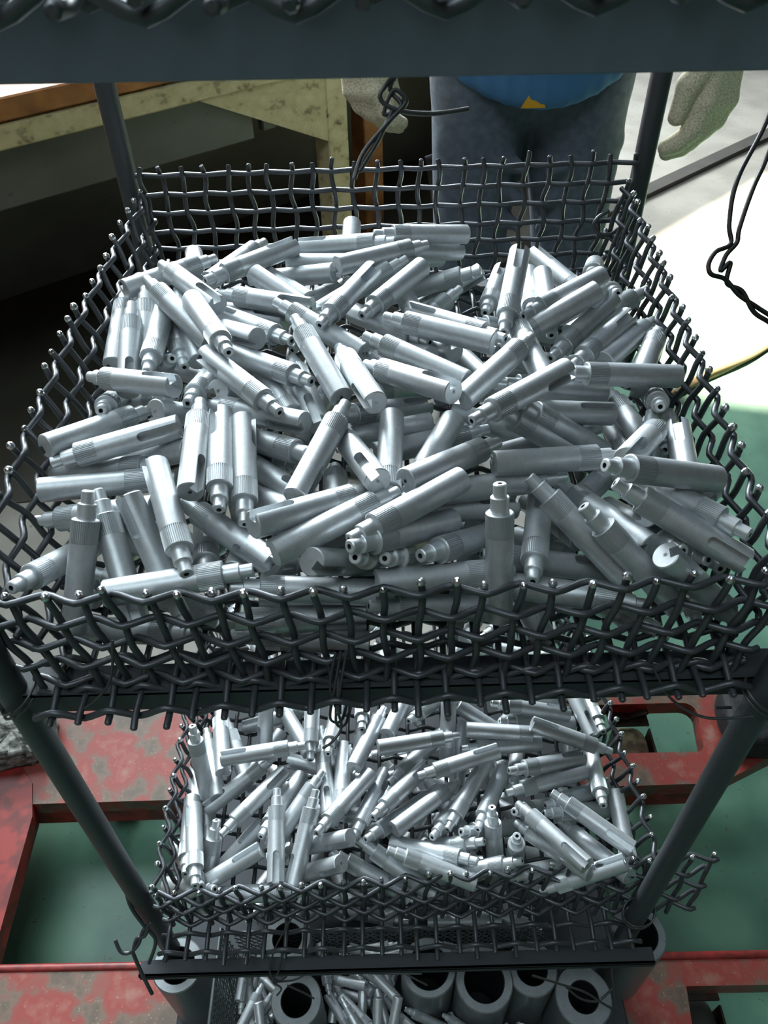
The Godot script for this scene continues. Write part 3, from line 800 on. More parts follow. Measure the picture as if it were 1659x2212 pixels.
# ---------------------------------------------------------------- person
# surface nets over tapered capsules: bones are [a, b, ra, rb, flatten z]
func blob(bones: Array, cell: float, k: float, m: Material, called: String, parent: Node3D) -> MeshInstance3D:
	var lo := Vector3.ONE * 1e9
	var hi := -lo
	for q in bones:
		for e in 2:
			var r := Vector3.ONE * (float(q[2 + e]) + k + cell * 2)
			lo = lo.min(q[e] - r)
			hi = hi.max(q[e] + r)
	var nx := int((hi.x - lo.x) / cell) + 2
	var ny := int((hi.y - lo.y) / cell) + 2
	var nz := int((hi.z - lo.z) / cell) + 2
	var f := PackedFloat32Array()
	f.resize(nx * ny * nz)
	f.fill(1.0)
	for q in bones:
		var a: Vector3 = q[0]
		var ab: Vector3 = q[1] - q[0]
		var l2 := maxf(ab.length_squared(), 1e-9)
		var fz: float = q[4] if q.size() > 4 else 1.0
		var pad := Vector3.ONE * (maxf(q[2], q[3]) + k + cell * 2)
		var i0 := Vector3i(((a.min(q[1]) - pad - lo) / cell).floor()).clamp(Vector3i.ZERO, Vector3i(nx - 1, ny - 1, nz - 1))
		var i1 := Vector3i(((a.max(q[1]) + pad - lo) / cell).ceil()).clamp(Vector3i.ZERO, Vector3i(nx - 1, ny - 1, nz - 1))
		for z in range(i0.z, i1.z + 1):
			for y in range(i0.y, i1.y + 1):
				for x in range(i0.x, i1.x + 1):
					var d := lo + Vector3(x, y, z) * cell - a
					d.z /= fz
					var t := clampf(d.dot(ab) / l2, 0.0, 1.0)
					var dist := (d - ab * t).length() - lerpf(q[2], q[3], t)
					var id := (z * ny + y) * nx + x
					var o := f[id]
					var h := clampf(0.5 + 0.5 * (o - dist) / k, 0.0, 1.0)
					f[id] = lerpf(o, dist, h) - k * h * (1.0 - h)
	var vid := PackedInt32Array()
	vid.resize(nx * ny * nz)
	vid.fill(-1)
	var vs := PackedVector3Array()
	var ns := PackedVector3Array()
	var step := [1, nx, nx * ny]
	for z in nz - 1:
		for y in ny - 1:
			for x in nx - 1:
				var id := (z * ny + y) * nx + x
				var mask := 0
				var v8 := []
				for c in 8:
					var v := f[id + (c & 1) + ((c >> 1) & 1) * nx + (c >> 2) * nx * ny]
					v8.append(v)
					if v < 0.0:
						mask |= 1 << c
				if mask == 0 or mask == 255:
					continue
				var s := Vector3.ZERO
				var cnt := 0
				for c in 8:
					for ax in 3:
						var bit := 1 << ax
						if c & bit:
							continue
						var v0: float = v8[c]
						var v1: float = v8[c | bit]
						if (v0 < 0.0) != (v1 < 0.0):
							var p := Vector3(c & 1, (c >> 1) & 1, c >> 2)
							p[ax] += v0 / (v0 - v1)
							s += p
							cnt += 1
				vid[id] = vs.size()
				vs.append(lo + (Vector3(x, y, z) + s / cnt) * cell)
				ns.append(Vector3(v8[1] + v8[3] + v8[5] + v8[7] - v8[0] - v8[2] - v8[4] - v8[6], v8[2] + v8[3] + v8[6] + v8[7] - v8[0] - v8[1] - v8[4] - v8[5], v8[4] + v8[5] + v8[6] + v8[7] - v8[0] - v8[1] - v8[2] - v8[3]).normalized())
	var b := MB.new()
	for z in range(1, nz - 1):
		for y in range(1, ny - 1):
			for x in range(1, nx - 1):
				var id := (z * ny + y) * nx + x
				for ax in 3:
					if (f[id] < 0.0) == (f[id + step[ax]] < 0.0):
						continue
					var u: int = step[(ax + 1) % 3]
					var w: int = step[(ax + 2) % 3]
					var q := [vid[id], vid[id - u], vid[id - u - w], vid[id - w]]
					if q.min() >= 0:
						b.quad(vs[q[0]], vs[q[1]], vs[q[2]], vs[q[3]], ns[q[0]], ns[q[1]], ns[q[2]], ns[q[3]])
	return build(called, b, m, parent)

func grown(bones: Array, by: float) -> Array:
	var o := []
	for q in bones:
		var c: Array = q.duplicate()
		c[2] += by
		c[3] += by
		o.append(c)
	return o

func hand_bones(wrist: Vector3, dir: Vector3, side: Vector3, front: Vector3, s: float, fat := 1.0) -> Array:
	# palm, four unequal curled fingers and a thumb leaving the side of the palm near its base
	var o := []
	var palm := wrist + dir * 0.085 * s
	o.append([wrist, wrist + dir * 0.02 * s, 0.027 * s, 0.028 * s])
	for k in 4:
		var off := side * (0.027 - 0.018 * k) * s
		o.append([wrist + dir * 0.015 * s + off * 0.6, palm + off, 0.019 * s, 0.0165 * s])
		var l: float = [0.036, 0.042, 0.039, 0.030][k] * s
		var a := palm + off
		var d1 := (dir * 0.93 + front * 0.30 - off.normalized() * 0.06).normalized()
		var d2 := (dir * 0.72 + front * 0.66).normalized()
		var d3 := (dir * 0.40 + front * 0.85).normalized()
		o.append([a, a + d1 * l, 0.0130 * s * fat, 0.0120 * s * fat])
		o.append([a + d1 * l, a + d1 * l + d2 * l * 0.7, 0.0115 * s * fat, 0.0105 * s * fat])
		o.append([a + d1 * l + d2 * l * 0.7, a + d1 * l + d2 * l * 0.7 + d3 * l * 0.5, 0.0105 * s * fat, 0.0095 * s * fat])
	var b := wrist + dir * 0.025 * s + side * 0.026 * s + front * 0.006 * s
	var c := b + (dir * 0.80 + side * 0.30 + front * 0.35).normalized() * 0.045 * s
	o.append([b, c, 0.0165 * s * fat, 0.0135 * s * fat])
	o.append([c, c + (dir * 0.95 + front * 0.25 - side * 0.12).normalized() * 0.042 * s, 0.0135 * s * fat, 0.0105 * s * fat])
	return o

func person() -> void:
	var t := thing("person", "person in blue shirt, denim trousers and knitted work gloves standing behind the rack", "person", Vector3(0.352, 0, -1.90))
	var hip := 0.86
	var legs := [
		[Vector3(-0.105, hip + 0.02, 0.0), Vector3(-0.125, 0.47, 0.03), 0.105, 0.070],
		[Vector3(-0.125, 0.47, 0.03), Vector3(-0.125, 0.10, -0.01), 0.066, 0.047],
		[Vector3(0.105, hip + 0.02, 0.0), Vector3(0.13, 0.47, 0.03), 0.105, 0.070],
		[Vector3(0.13, 0.47, 0.03), Vector3(0.135, 0.10, -0.01), 0.066, 0.047],
		[Vector3(-0.09, hip + 0.09, 0.0), Vector3(0.09, hip + 0.09, 0.0), 0.125, 0.125, 0.85]]
	var torso := [
		[Vector3(-0.06, 1.06, 0.0), Vector3(0.06, 1.06, 0.0), 0.13, 0.13, 0.85],
		[Vector3(-0.07, 1.22, -0.01), Vector3(0.07, 1.22, -0.01), 0.14, 0.14, 0.8],
		[Vector3(0, 1.08, 0.01), Vector3(0, 1.3, -0.01), 0.14, 0.14, 0.85],
		[Vector3(-0.16, 1.40, -0.02), Vector3(0.16, 1.40, -0.02), 0.07, 0.07],
		[Vector3(0, 1.38, -0.02), Vector3(0, 1.52, -0.01), 0.065, 0.055]]
	var arms := []
	var hands := []
	var wrist_l := Vector3(-0.395, 1.02, 0.085)
	var wrist_r := Vector3(0.385, 1.005, 0.085)
	for s in [-1.0, 1.0]:
		var w: Vector3 = wrist_l if s < 0 else wrist_r
		var el := Vector3(s * 0.30, 1.13, -0.05)
		arms.append([Vector3(s * 0.19, 1.40, -0.02), el, 0.056, 0.045])
		arms.append([el, w, 0.044, 0.031])
	var head := [[Vector3(0, 1.60, 0.01), Vector3(0, 1.67, 0.0), 0.075, 0.092], [Vector3(0, 1.545, 0.03), Vector3(0, 1.57, 0.035), 0.042, 0.05], [Vector3(0, 1.605, 0.09), Vector3(0, 1.58, 0.105), 0.010, 0.015],
		[Vector3(-0.085, 1.62, 0.0), Vector3(-0.088, 1.59, 0.0), 0.014, 0.010], [Vector3(0.085, 1.62, 0.0), Vector3(0.088, 1.59, 0.0), 0.014, 0.010],
		[Vector3(-0.014, 1.552, 0.082), Vector3(0.014, 1.552, 0.082), 0.008, 0.008], [Vector3(-0.03, 1.632, 0.082), Vector3(-0.03, 1.633, 0.082), 0.012, 0.012], [Vector3(0.03, 1.632, 0.082), Vector3(0.03, 1.633, 0.082), 0.012, 0.012]]
	hands.append(hand_bones(wrist_l, Vector3(0.22, -0.95, 0.18).normalized(), Vector3(0.75, 0.1, 0.65).normalized(), Vector3(0.55, 0.0, -0.30).normalized(), 1.18, 1.2))
	hands.append(hand_bones(wrist_r, Vector3(-0.06, -0.97, 0.22).normalized(), Vector3(-0.80, 0.05, 0.58).normalized(), Vector3(-0.52, 0.0, -0.10).normalized(), 1.42, 1.28))
	blob(torso + legs + arms + head + grown(hands[0], -0.0065) + grown(hands[1], -0.0065), 0.016, 0.02, M.skin, "body", t)
	var jeans := grown(legs, 0.012)
	jeans[1][1] = Vector3(-0.125, 0.07, -0.01)
	jeans[1][3] = 0.075
	jeans[3][1] = Vector3(0.135, 0.07, -0.01)
	jeans[3][3] = 0.075
	for k in 4:      # folds at the crotch and the knees
		jeans.append([Vector3(-0.19 + 0.012 * k, 0.80 - 0.06 * k, 0.05), Vector3(-0.02, 0.76 - 0.07 * k, 0.115 - 0.01 * k), 0.012, 0.016])
		jeans.append([Vector3(0.20 - 0.012 * k, 0.79 - 0.06 * k, 0.05), Vector3(0.04, 0.75 - 0.07 * k, 0.115 - 0.01 * k), 0.012, 0.016])
	blob(jeans, 0.013, 0.025, M.denim, "trousers", t)
	var shirt := grown(torso.slice(0, 4), 0.016)
	shirt.append([Vector3(0, 1.09, 0.035), Vector3(0, 1.15, 0.02), 0.15, 0.15, 0.9])
	for row in 7:      # the hem hangs lowest at the front
		for k in 12:
			var x0 := -0.222 + 0.037 * k
			var x1 := x0 + 0.037
			shirt.append([Vector3(x0, 0.912 + x0 * x0 * 1.5 + 0.022 * row, 0.150 - x0 * x0 * 2.4), Vector3(x1, 0.912 + x1 * x1 * 1.5 + 0.022 * row, 0.150 - x1 * x1 * 2.4), 0.017, 0.017])
	for s in [0, 2]:
		var a: Array = arms[s].duplicate()
		a[1] = (a[0] as Vector3).lerp(a[1], 0.75)
		a[2] += 0.02
		a[3] += 0.024
		shirt.append(a)
	blob(shirt, 0.012, 0.02, M.shirt_blue, "shirt", t)
	var ye := MB.new()
	ye.lathe([Vector2(0, 0.0), Vector2(0, 0.03), Vector2(0.004, 0.03), Vector2(0.004, 0.0)], 3, along(Vector3(-0.022, 0.916, 0.166), Vector3(-0.022, 0.915, 0.2)))
	build("shirt_print", ye, M.shirt_yellow, t)
	for k in 2:
		blob(hands[k] + [[(wrist_l if k == 0 else wrist_r) + Vector3(0, 0.0, 0), (wrist_l if k == 0 else wrist_r) + Vector3(0, 0.06, -0.03), 0.036, 0.042]], 0.0045, 0.009, M.glove_knit, "glove", t)
	for s in [-1.0, 1.0]:
		blob([[Vector3(s * 0.13, 0.045, -0.05), Vector3(s * 0.15, 0.035, 0.13), 0.045, 0.036], [Vector3(s * 0.13, 0.09, -0.02), Vector3(s * 0.13, 0.05, 0.0), 0.05, 0.045]], 0.012, 0.02, M.shoe, "shoe", t)
	blob([[Vector3(0, 1.68, -0.02), Vector3(0, 1.70, -0.025), 0.098, 0.092], [Vector3(-0.06, 1.64, -0.04), Vector3(0.06, 1.64, -0.04), 0.06, 0.06]], 0.010, 0.02, M.hair, "hair", t)

# ---------------------------------------------------------------- shell
func shell() -> void:
	var A := Vector2(0.76, -0.65)           # the building runs askew to the rack
	var b := MB.new()
	b.slab(PackedVector2Array([Vector2(-7, 4), Vector2(-7, -6.6), Vector2(7, -6.6), Vector2(7, 4)]), -0.25, -0.004)
	struct("floor", b, M.concrete)
	b = MB.new()
	b.slab(PackedVector2Array([Vector2(-1.2, 4), Vector2(-1.2, -0.80), Vector2(0.10, -0.86), Vector2(0.45, -1.5), Vector2(0.62, -2.2), Vector2(2.6, -3.9), Vector2(7, -3.9), Vector2(7, 4)]), -0.02, 0.0)
	struct("floor", b, M.green_floor)
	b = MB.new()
	b.slab(PackedVector2Array([Vector2(-6.9, -1.55), Vector2(-1.0, -1.55), Vector2(-0.25, -1.62), Vector2(0.25, -2.5), Vector2(0.25, -4.2), Vector2(-6.9, -4.2)]), -0.01, 0.0)  # bench shade painted on the floor as a darker slab
	struct("floor", b, M.floor_shade)
	b = MB.new()
	var k0 := Vector2(0.35, -2.76)
	var k1 := Vector2(4.6, -6.4)
	var nn := (k1 - k0).orthogonal().normalized() * 0.035
	b.slab(PackedVector2Array([k0 + nn, k1 + nn, k1 - nn, k0 - nn]), -0.02, 0.018)
	struct("trim_1", b, M.kerb)
	b = MB.new()
	b.slab(PackedVector2Array([Vector2(-30, -6.6), Vector2(-30, -40), Vector2(30, -40), Vector2(30, -6.6)]), -0.3, -0.05)
	struct("floor_yard", b, M.yard)
	# walls: the rear one stands open, the others are closed; the roof has two added sun cut-outs
	var wall := func(called: String, c: Vector3, s: Vector3) -> void:
		var w := MB.new()
		w.box(s, 0.01, Transform3D(Basis(), c))
		struct(called, w, M.plaster)
	wall.call("wall_left", Vector3(-7.1, 2.1, -1.25), Vector3(0.2, 4.6, 10.7))
	wall.call("wall_right", Vector3(7.1, 2.1, -1.25), Vector3(0.2, 4.6, 10.7))
	wall.call("wall_front", Vector3(0, 2.1, 4.1), Vector3(14.4, 4.6, 0.2))
	wall.call("wall_rear", Vector3(4.1, 2.1, -6.6), Vector3(6.2, 4.6, 0.2))
	wall.call("wall_rear", Vector3(-6.1, 2.1, -6.6), Vector3(2.2, 4.6, 0.2))
	wall.call("wall_rear", Vector3(-2.0, 1.95, -6.6), Vector3(6.0, 0.3, 0.2))
	wall.call("wall_rear", Vector3(-2.0, 4.35, -6.6), Vector3(6.0, 0.1, 0.2))
	for k in 6:
		window(Vector3(-4.5 + k, 3.2, -6.6), Vector2(0.96, 2.16), k)
	var roof := CSGCombiner3D.new()
	roof.name = "ceiling"
	roof.set_meta("kind", "structure")
	add_child(roof, true)
	var r := CSGBox3D.new()
	r.name = "roof_sheet"
	r.size = Vector3(14.4, 0.12, 10.9)
	r.position = Vector3(0, 4.4, -1.25)
	r.material = M.roofing
	roof.add_child(r, true)
	for hole in roof_holes():
		var h := CSGPolygon3D.new()
		h.name = "sun_cutout"
		h.polygon = hole
		h.operation = CSGShape3D.OPERATION_SUBTRACTION
		h.depth = 1.0
		h.rotation.x = -PI / 2
		h.position = Vector3(0, 4.9, 0)
		h.material = M.roofing
		roof.add_child(h, true)

const SUN_TO := Vector3(0.45, 0.80, -0.40)     # towards the sun

# added roof cut-outs, shaped to drop sun on the floor patch and bench top
func roof_holes() -> Array:
	var o := []
	for q in [[0.0, [Vector2(0.72, -2.62), Vector2(1.98, -3.78), Vector2(3.2, -2.9), Vector2(1.75, -1.75), Vector2(0.98, -1.98)]],
			[0.86, [Vector2(-1.75, -2.0), Vector2(-0.72, -2.47), Vector2(-0.55, -3.1), Vector2(-1.7, -3.2)]]]:
		var k: float = (4.34 - q[0]) / SUN_TO.y
		var p := PackedVector2Array()
		for c in q[1]:
			p.append(Vector2(c.x + SUN_TO.x * k, -(c.y + SUN_TO.z * k)))
		if Geometry2D.is_polygon_clockwise(p):
			p.reverse()
		o.append(p)
	return o

func _ready() -> void:
	# camera
	var cam := Camera3D.new()
	cam.name = "camera"
	add_child(cam)
	var f := Vector3(0, -sin(deg_to_rad(43.9)), -cos(deg_to_rad(43.9)))
	cam.look_at_from_position(Vector3(0, 1.42, 0), Vector3(0, 1.42, 0) + f, Vector3.UP)
	cam.rotate_object_local(Vector3.BACK, deg_to_rad(-1.5))
	var ca := CameraAttributesPhysical.new()
	ca.frustum_focal_length = 18.228
	ca.frustum_focus_distance = 0.86
	ca.frustum_near = 0.02
	ca.frustum_far = 120.0
	ca.exposure_aperture = 16.0
	cam.attributes = ca
	cam.current = true
	# sky, sun, exposure
	var we := WorldEnvironment.new()
	we.name = "environment"
	add_child(we)
	var e := Environment.new()
	var sk := Sky.new()
	var sm := ProceduralSkyMaterial.new()
	sm.sky_top_color = Color(0.50, 0.66, 0.86)
	sm.sky_horizon_color = Color(0.86, 0.90, 0.94)
	sm.ground_bottom_color = Color(0.4, 0.38, 0.34)
	sm.ground_horizon_color = Color(0.6, 0.58, 0.54)
	sm.sky_energy_multiplier = 1.0
	sk.sky_material = sm
	e.background_mode = Environment.BG_SKY
	e.sky = sk
	e.background_energy_multiplier = 1.6
	e.tonemap_mode = Environment.TONE_MAPPER_LINEAR
	e.tonemap_exposure = 1.6
	e.sdfgi_enabled = true
	e.ssao_enabled = true
	e.ssil_enabled = true
	we.environment = e
	var sun := DirectionalLight3D.new()
	sun.name = "sun"
	add_child(sun)
	sun.look_at_from_position(Vector3.ZERO, -SUN_TO, Vector3.UP)
	sun.light_color = Color(1.0, 0.95, 0.86)
	sun.light_energy = 12.0
	sun.light_angular_distance = 1.5
	sun.shadow_enabled = true
	# added glowing roof panels: unseen fill for the baskets and top bar
	for s in [[Vector3(-1.9, 4.325, -2.6), Vector2(2.4, 1.6), 3.0], [Vector3(-0.7, 4.325, 0.7), Vector2(2.6, 1.4), 1.6]]:
		roof_fill(s[0], s[1], s[2])
	materials()
	shell()
	rack()
	baskets()
	cart()
	bench()
	person()
	pin_proto = make_pin(D / 2, PL)
	small_proto = make_pin(0.0062, 0.062)
	pins_upper()
	pins_lower()
	tubes()
	bottom_box()
	pins_tray()
	pins_small()
	pins_top()
	place_buried()
	lump("stone_block", "dirty grey rough stone on the red cart behind the left front post", "stone block", Vector3(-0.668, 0.176, -0.735), Vector3(0.135, 0.052, 0.10), 0.15, M.grey_lump, 0.012, 3)
	lump("rubber_block", "black block on the red cart behind the right front post", "block", Vector3(0.668, 0.186, -0.725), Vector3(0.16, 0.066, 0.125), -0.05, M.black_block, 0.004, 5)
	cords()
	pin_proto.free()
	small_proto.free()

func pane_material() -> StandardMaterial3D:
	if not M.has("frosted_pane"):
		var m := StandardMaterial3D.new()
		m.resource_name = "frosted_pane"
		m.albedo_color = Color(0.85, 0.9, 0.92)
		m.emission_enabled = true
		m.emission = Color(0.86, 0.95, 1.0)
		m.emission_energy_multiplier = 2.0
		M["frosted_pane"] = m
	return M.frosted_pane

# a frosted window high in the rear wall and the daylight that it lets in
func window(at: Vector3, size: Vector2, n: int) -> void:
	var b := MB.new()
	for s in [-1.0, 1.0]:
		b.box(Vector3(0.05, size.y, 0.12), 0.004, Transform3D(Basis(), at + Vector3(s * (size.x * 0.5 - 0.005), 0, 0)))
		b.box(Vector3(size.x, 0.05, 0.12), 0.004, Transform3D(Basis(), at + Vector3(0, s * (size.y * 0.5 - 0.005), 0)))
	b.box(Vector3(size.x, 0.04, 0.10), 0.004, Transform3D(Basis(), at))
	var fr := build("window_%d" % (n + 1), b, M.roofing, self)
	fr.set_meta("kind", "structure")
	for s in [-1.0, 1.0]:
		b = MB.new()
		b.box(Vector3(size.x - 0.06, size.y * 0.5 - 0.05, 0.012), 0.002, Transform3D(Basis(), at + Vector3(0, s * size.y * 0.25, 0)))
		build("pane", b, pane_material(), fr)
	if n % 3 == 1:
		daylight(at + Vector3(0, 0, 0.09), Vector2(size.x * 3.0, size.y), WINDOW_LIGHT, 0.0)

func daylight(at: Vector3, size: Vector2, energy: float, down: float) -> void:
	var l := AreaLight3D.new()
	l.name = numbered("daylight")
	add_child(l)
	l.position = at
	if down > 0.0:
		l.rotation.x = -PI / 2
	else:
		l.rotation.y = PI
	l.area_size = size
	l.light_energy = energy
	l.light_color = Color(0.94, 0.98, 1.0)
	l.shadow_enabled = true

const WINDOW_LIGHT := 56.0

func roof_fill(at: Vector3, size: Vector2, energy: float) -> void:  # added fill: glowing panel plus area light under the roof sheet
	var b := MB.new()
	b.box(Vector3(size.x, 0.02, size.y), 0.004)
	var o := build("pane", b, pane_material(), self)
	o.name = numbered("window_roof_fill")
	o.set_meta("kind", "structure")
	o.position = at
	daylight(at + Vector3(0, -0.03, 0), size, energy, 1.0)
func pins_upper():
	var g := "pins heaped in the upper basket"
	var b := "steel pin buried out of the light deep in the upper basket"
	pin(-.1742,1.0622,-.6651, -.1275,1.0641,-.5688, 146, "plain-faced steel pin, tip front right, uncovered, upper basket rear-middle left of centre", g)
	pin(-.1512,1.0551,-.6651, -.2196,1.0581,-.7473, 1, "side-slotted steel pin, tip back left, upper basket rear-middle by left wall", g)
	pin(-.1558,1.0395,-.6249, -.2246,1.0653,-.7026, -177, "plain-faced steel pin, tip back left, flat end hidden, upper basket rear-middle by left wall", g)
	pin(-.1687,1.0214,-.6225, -.2011,1.0440,-.7220, -35, "side-slotted steel pin, tip back, tip hidden, upper basket rear-middle by left wall", g)
	pin(-.2091,1.0405,-.6938, -.2069,1.0350,-.5870, -135, "plain-faced steel pin, tip front, upper basket rear-middle by left wall", g)
	pin(-.2261,1.0188,-.5793, -.2367,1.0515,-.6806, -16, "slot-up steel pin, tip back, flat end hidden, upper basket rear-middle by left wall", g)
	pin(-.1705,1.0523,-.5387, -.2608,1.0290,-.5912, -5, "edge-slotted steel pin, tip back left, uncovered, upper basket front-middle by left wall", g)
	pin(-.2528,1.0139,-.6328, -.2582,1.0354,-.7374, 125, "plain-faced steel pin, tip back, tip hidden, upper basket rear-middle by left wall", g)
	pin(-.2186,1.0156,-.6159, -.2321,1.0479,-.7170, 137, "plain-faced steel pin, tip back, flat end hidden, upper basket rear-middle by left wall", g)
	pin(-.2471,1.0355,-.7611, -.2377,1.0056,-.6588, -160, "plain-faced steel pin, tip front, upper basket rear-middle by left wall, buried, leftmost of two", g)
	pin(-.2467,.9653,-.6880, -.1920,1.0273,-.6200, 103, "plain-faced steel pin, tip front right, flat end hidden, upper basket rear-middle by left wall", g)
	pin(-.2136,1.0184,-.7147, -.1806,1.0220,-.6130, -161, "plain-faced steel pin, tip front, upper basket rear-middle by left wall, buried, rightmost of two", g)
	pin(-.1090,1.0516,-.6104, -.1808,1.0263,-.6855, 94, "side-slotted steel pin, tip back left, tip hidden, upper basket rear-middle left of centre", g)
	pin(-.1593,1.0325,-.6920, -.0800,1.0421,-.6208, -13, "side-slotted steel pin, tip front right, upper basket rear-middle left of centre", g)
	pin(-.0912,1.0284,-.6787, -.1847,1.0195,-.7299, 19, "side-slotted steel pin, tip back left, half buried, upper basket rear-middle left of centre", g)
	pin(-.0639,1.0498,-.6653, -.1584,1.0413,-.7147, 21, "side-slotted steel pin, tip back left, upper basket rear-middle left of centre", g)
	pin(-.2529,1.0469,-.7175, -.1719,1.0438,-.7874, 68, "plain-faced steel pin, tip back right, flat end hidden, upper basket rear by left wall", g)
	pin(-.2097,1.0204,-.8500, -.1881,1.0291,-.7455, 156, "plain-faced steel pin, tip front, half buried, upper basket rear by left wall", g)
	pin(-.0856,1.0577,-.7822, -.1712,1.0538,-.7181, 1, "edge-slotted steel pin, tip front left, upper basket rear left of centre", g)
	pin(-.1763,1.0343,-.7551, -.1269,1.0320,-.8500, 78, "plain-faced steel pin, tip back right, upper basket rear left of centre, buried, leftmost of two", g)
	pin(-.1242,1.0541,-.7298, -.0444,1.0300,-.6627, 164, "plain-faced steel pin, tip front right, tip hidden, upper basket rear-middle left of centre", g)
	pin(-.0704,1.0317,-.7129, -.1463,1.0421,-.7876, -100, "plain-faced steel pin, tip back left, upper basket rear left of centre, buried, leftmost of two", g)
	pin(-.0441,1.0458,-.7440, -.1392,1.0178,-.7843, -124, "plain-faced steel pin, tip back left, upper basket rear left of centre, buried, rightmost of two", g)
	pin(-.0943,1.0382,-.7837, .0067,1.0507,-.7509, 161, "plain-faced steel pin, tip right, half buried, upper basket rear at centre", g)
	pin(-.0403,1.0609,-.7279, .0529,1.0560,-.7802, 164, "plain-faced steel pin, tip back right, upper basket rear at centre", g)
	pin(-.0839,1.0473,-.7997, .0193,1.0625,-.7758, -6, "edge-slotted steel pin, tip right, upper basket rear at centre", g)
	pin(.0990,1.0464,-.8235, -.0033,1.0615,-.7964, -110, "plain-faced steel pin, tip left, upper basket rear at centre", g)
	pin(-.0274,1.0501,-.8508, -.0311,1.0272,-.7463, 144, "plain-faced steel pin, tip front, half buried, upper basket rear at centre", g)
	pin(.0939,1.0203,-.8383, .0051,1.0467,-.7848, 9, "edge-slotted steel pin, tip front left, half buried, upper basket rear at centre", g)
	pin(-.0051,1.0605,-.7176, -.0536,1.0563,-.6224, 41, "slot-up steel pin, tip front left, tip hidden, upper basket rear-middle at centre", g)
	pin(-.1016,1.0155,-.7038, -.0304,1.0154,-.7837, 127, "plain-faced steel pin, tip back right, upper basket rear left of centre, buried, rightmost of two", g)
	pin(-.0587,1.0282,-.6970, .0297,1.0550,-.7509, 151, "plain-faced steel pin, tip back right, upper basket rear-middle at centre", g)
	pin(.0443,1.0548,-.7336, -.0158,1.0519,-.6451, -87, "plain-faced steel pin, tip front left, tip hidden, upper basket rear-middle at centre", g)
	pin(-.0252,1.0323,-.6864, .0454,1.0453,-.6070, 157, "plain-faced steel pin, tip front right, tip hidden, upper basket rear-middle at centre", g)
	pin(.0721,1.0113,-.8427, -.0050,1.0405,-.7744, -130, "plain-faced steel pin, tip front left, upper basket rear at centre, buried, rightmost of two", g)
	pin(.0521,1.0060,-.8242, -.0238,1.0373,-.7556, -81, "plain-faced steel pin, tip front left, upper basket rear at centre, buried, leftmost of two", g)
	pin(.0978,1.0599,-.5789, .0050,1.0578,-.6321, -110, "plain-faced steel pin, tip back left, uncovered, upper basket rear-middle at centre", g)
	pin(.0294,1.0429,-.6669, .1114,1.0516,-.5987, -19, "side-slotted steel pin, tip front right, upper basket rear-middle right of centre", g)
	pin(.0668,1.0417,-.5963, .0061,1.0148,-.6802, -2, "edge-slotted steel pin, tip back left, upper basket rear-middle at centre", g)
	pin(.0715,1.0451,-.5448, -.0135,1.0521,-.6095, 89, "side-slotted steel pin, tip back left, upper basket front-middle at centre", g)
	pin(.0570,1.0655,-.5016, -.0130,1.0420,-.5790, -6, "edge-slotted steel pin, tip back left, uncovered, upper basket front-middle at centre", g)
	pin(.0587,1.0292,-.5563, -.0217,1.0229,-.6265, -167, "plain-faced steel pin, tip back left, flat end hidden, upper basket front-middle at centre", g)
	pin(.0453,1.0413,-.5881, -.0228,1.0099,-.6644, -121, "plain-faced steel pin, tip back left, half buried, upper basket rear-middle at centre", g)
	pin(-.0328,1.0422,-.5308, -.0759,1.0631,-.6265, 167, "plain-faced steel pin, tip back left, uncovered, upper basket front-middle left of centre", g)
	pin(-.0149,1.0353,-.6079, -.0983,1.0535,-.6724, -147, "plain-faced steel pin, tip back left, upper basket rear-middle left of centre", g)
	pin(-.0045,1.0537,-.5059, -.0367,1.0423,-.6073, 85, "edge-slotted steel pin, tip back, uncovered, upper basket front-middle at centre", g)
	pin(-.1399,1.0315,-.6221, -.0584,1.0430,-.5536, 172, "plain-faced pin, tip front right, upper basket front-middle left of centre, tip shown, middle of three", g)
	pin(-.1104,1.0164,-.6167, -.0673,1.0208,-.5189, 17, "side-slotted pin, tip front right, upper basket front-middle left of centre, butt shown, rightmost of two", g)
	pin(-.1531,1.0494,-.5902, -.0821,1.0433,-.5104, -73, "side-slotted pin, tip front right, upper basket front-middle left of centre, butt shown, leftmost of two", g)
	pin(-.1514,1.0087,-.6396, -.1626,1.0359,-.5367, -175, "plain-faced steel pin, tip front, half buried, upper basket front-middle left of centre", g)
	pin(-.1401,1.0333,-.5577, -.1103,.9788,-.6448, 119, "plain-faced steel pin, tip back, half buried, upper basket front-middle left of centre", g)
	pin(-.0524,1.0235,-.5190, -.0816,1.0235,-.6219, 13, "slot-up steel pin, tip back, tip hidden, upper basket front-middle left of centre", g)
	pin(-.0622,1.0347,-.5063, -.1538,1.0188,-.5592, 89, "side-slotted steel pin, tip back left, upper basket front-middle left of centre", g)
	pin(-.1430,1.0341,-.4274, -.1504,1.0403,-.5339, -53, "side-slotted steel pin, tip back, uncovered, upper basket front-middle left of centre", g)
	pin(-.1320,1.0375,-.5202, -.1209,1.0279,-.4142, -28, "side-slotted steel pin, tip front, uncovered, upper basket front left of centre", g)
	pin(-.1132,1.0349,-.5140, -.1029,1.0173,-.4090, 68, "edge-slotted steel pin, tip front, upper basket front left of centre, uncovered, rightmost of two", g)
	pin(-.0645,1.0329,-.4197, -.0288,1.0445,-.5199, -85, "edge-slotted steel pin, tip back, uncovered, upper basket front at centre", g)
	pin(-.1364,1.0082,-.5333, -.0514,1.0280,-.4714, 145, "plain-faced pin, tip front right, upper basket front-middle left of centre, tip shown, rightmost of three", g)
	pin(-.1474,.9880,-.5560, -.0689,1.0055,-.4855, 90, "plain-faced pin, tip front right, upper basket front-middle left of centre, tip shown, leftmost of three", g)
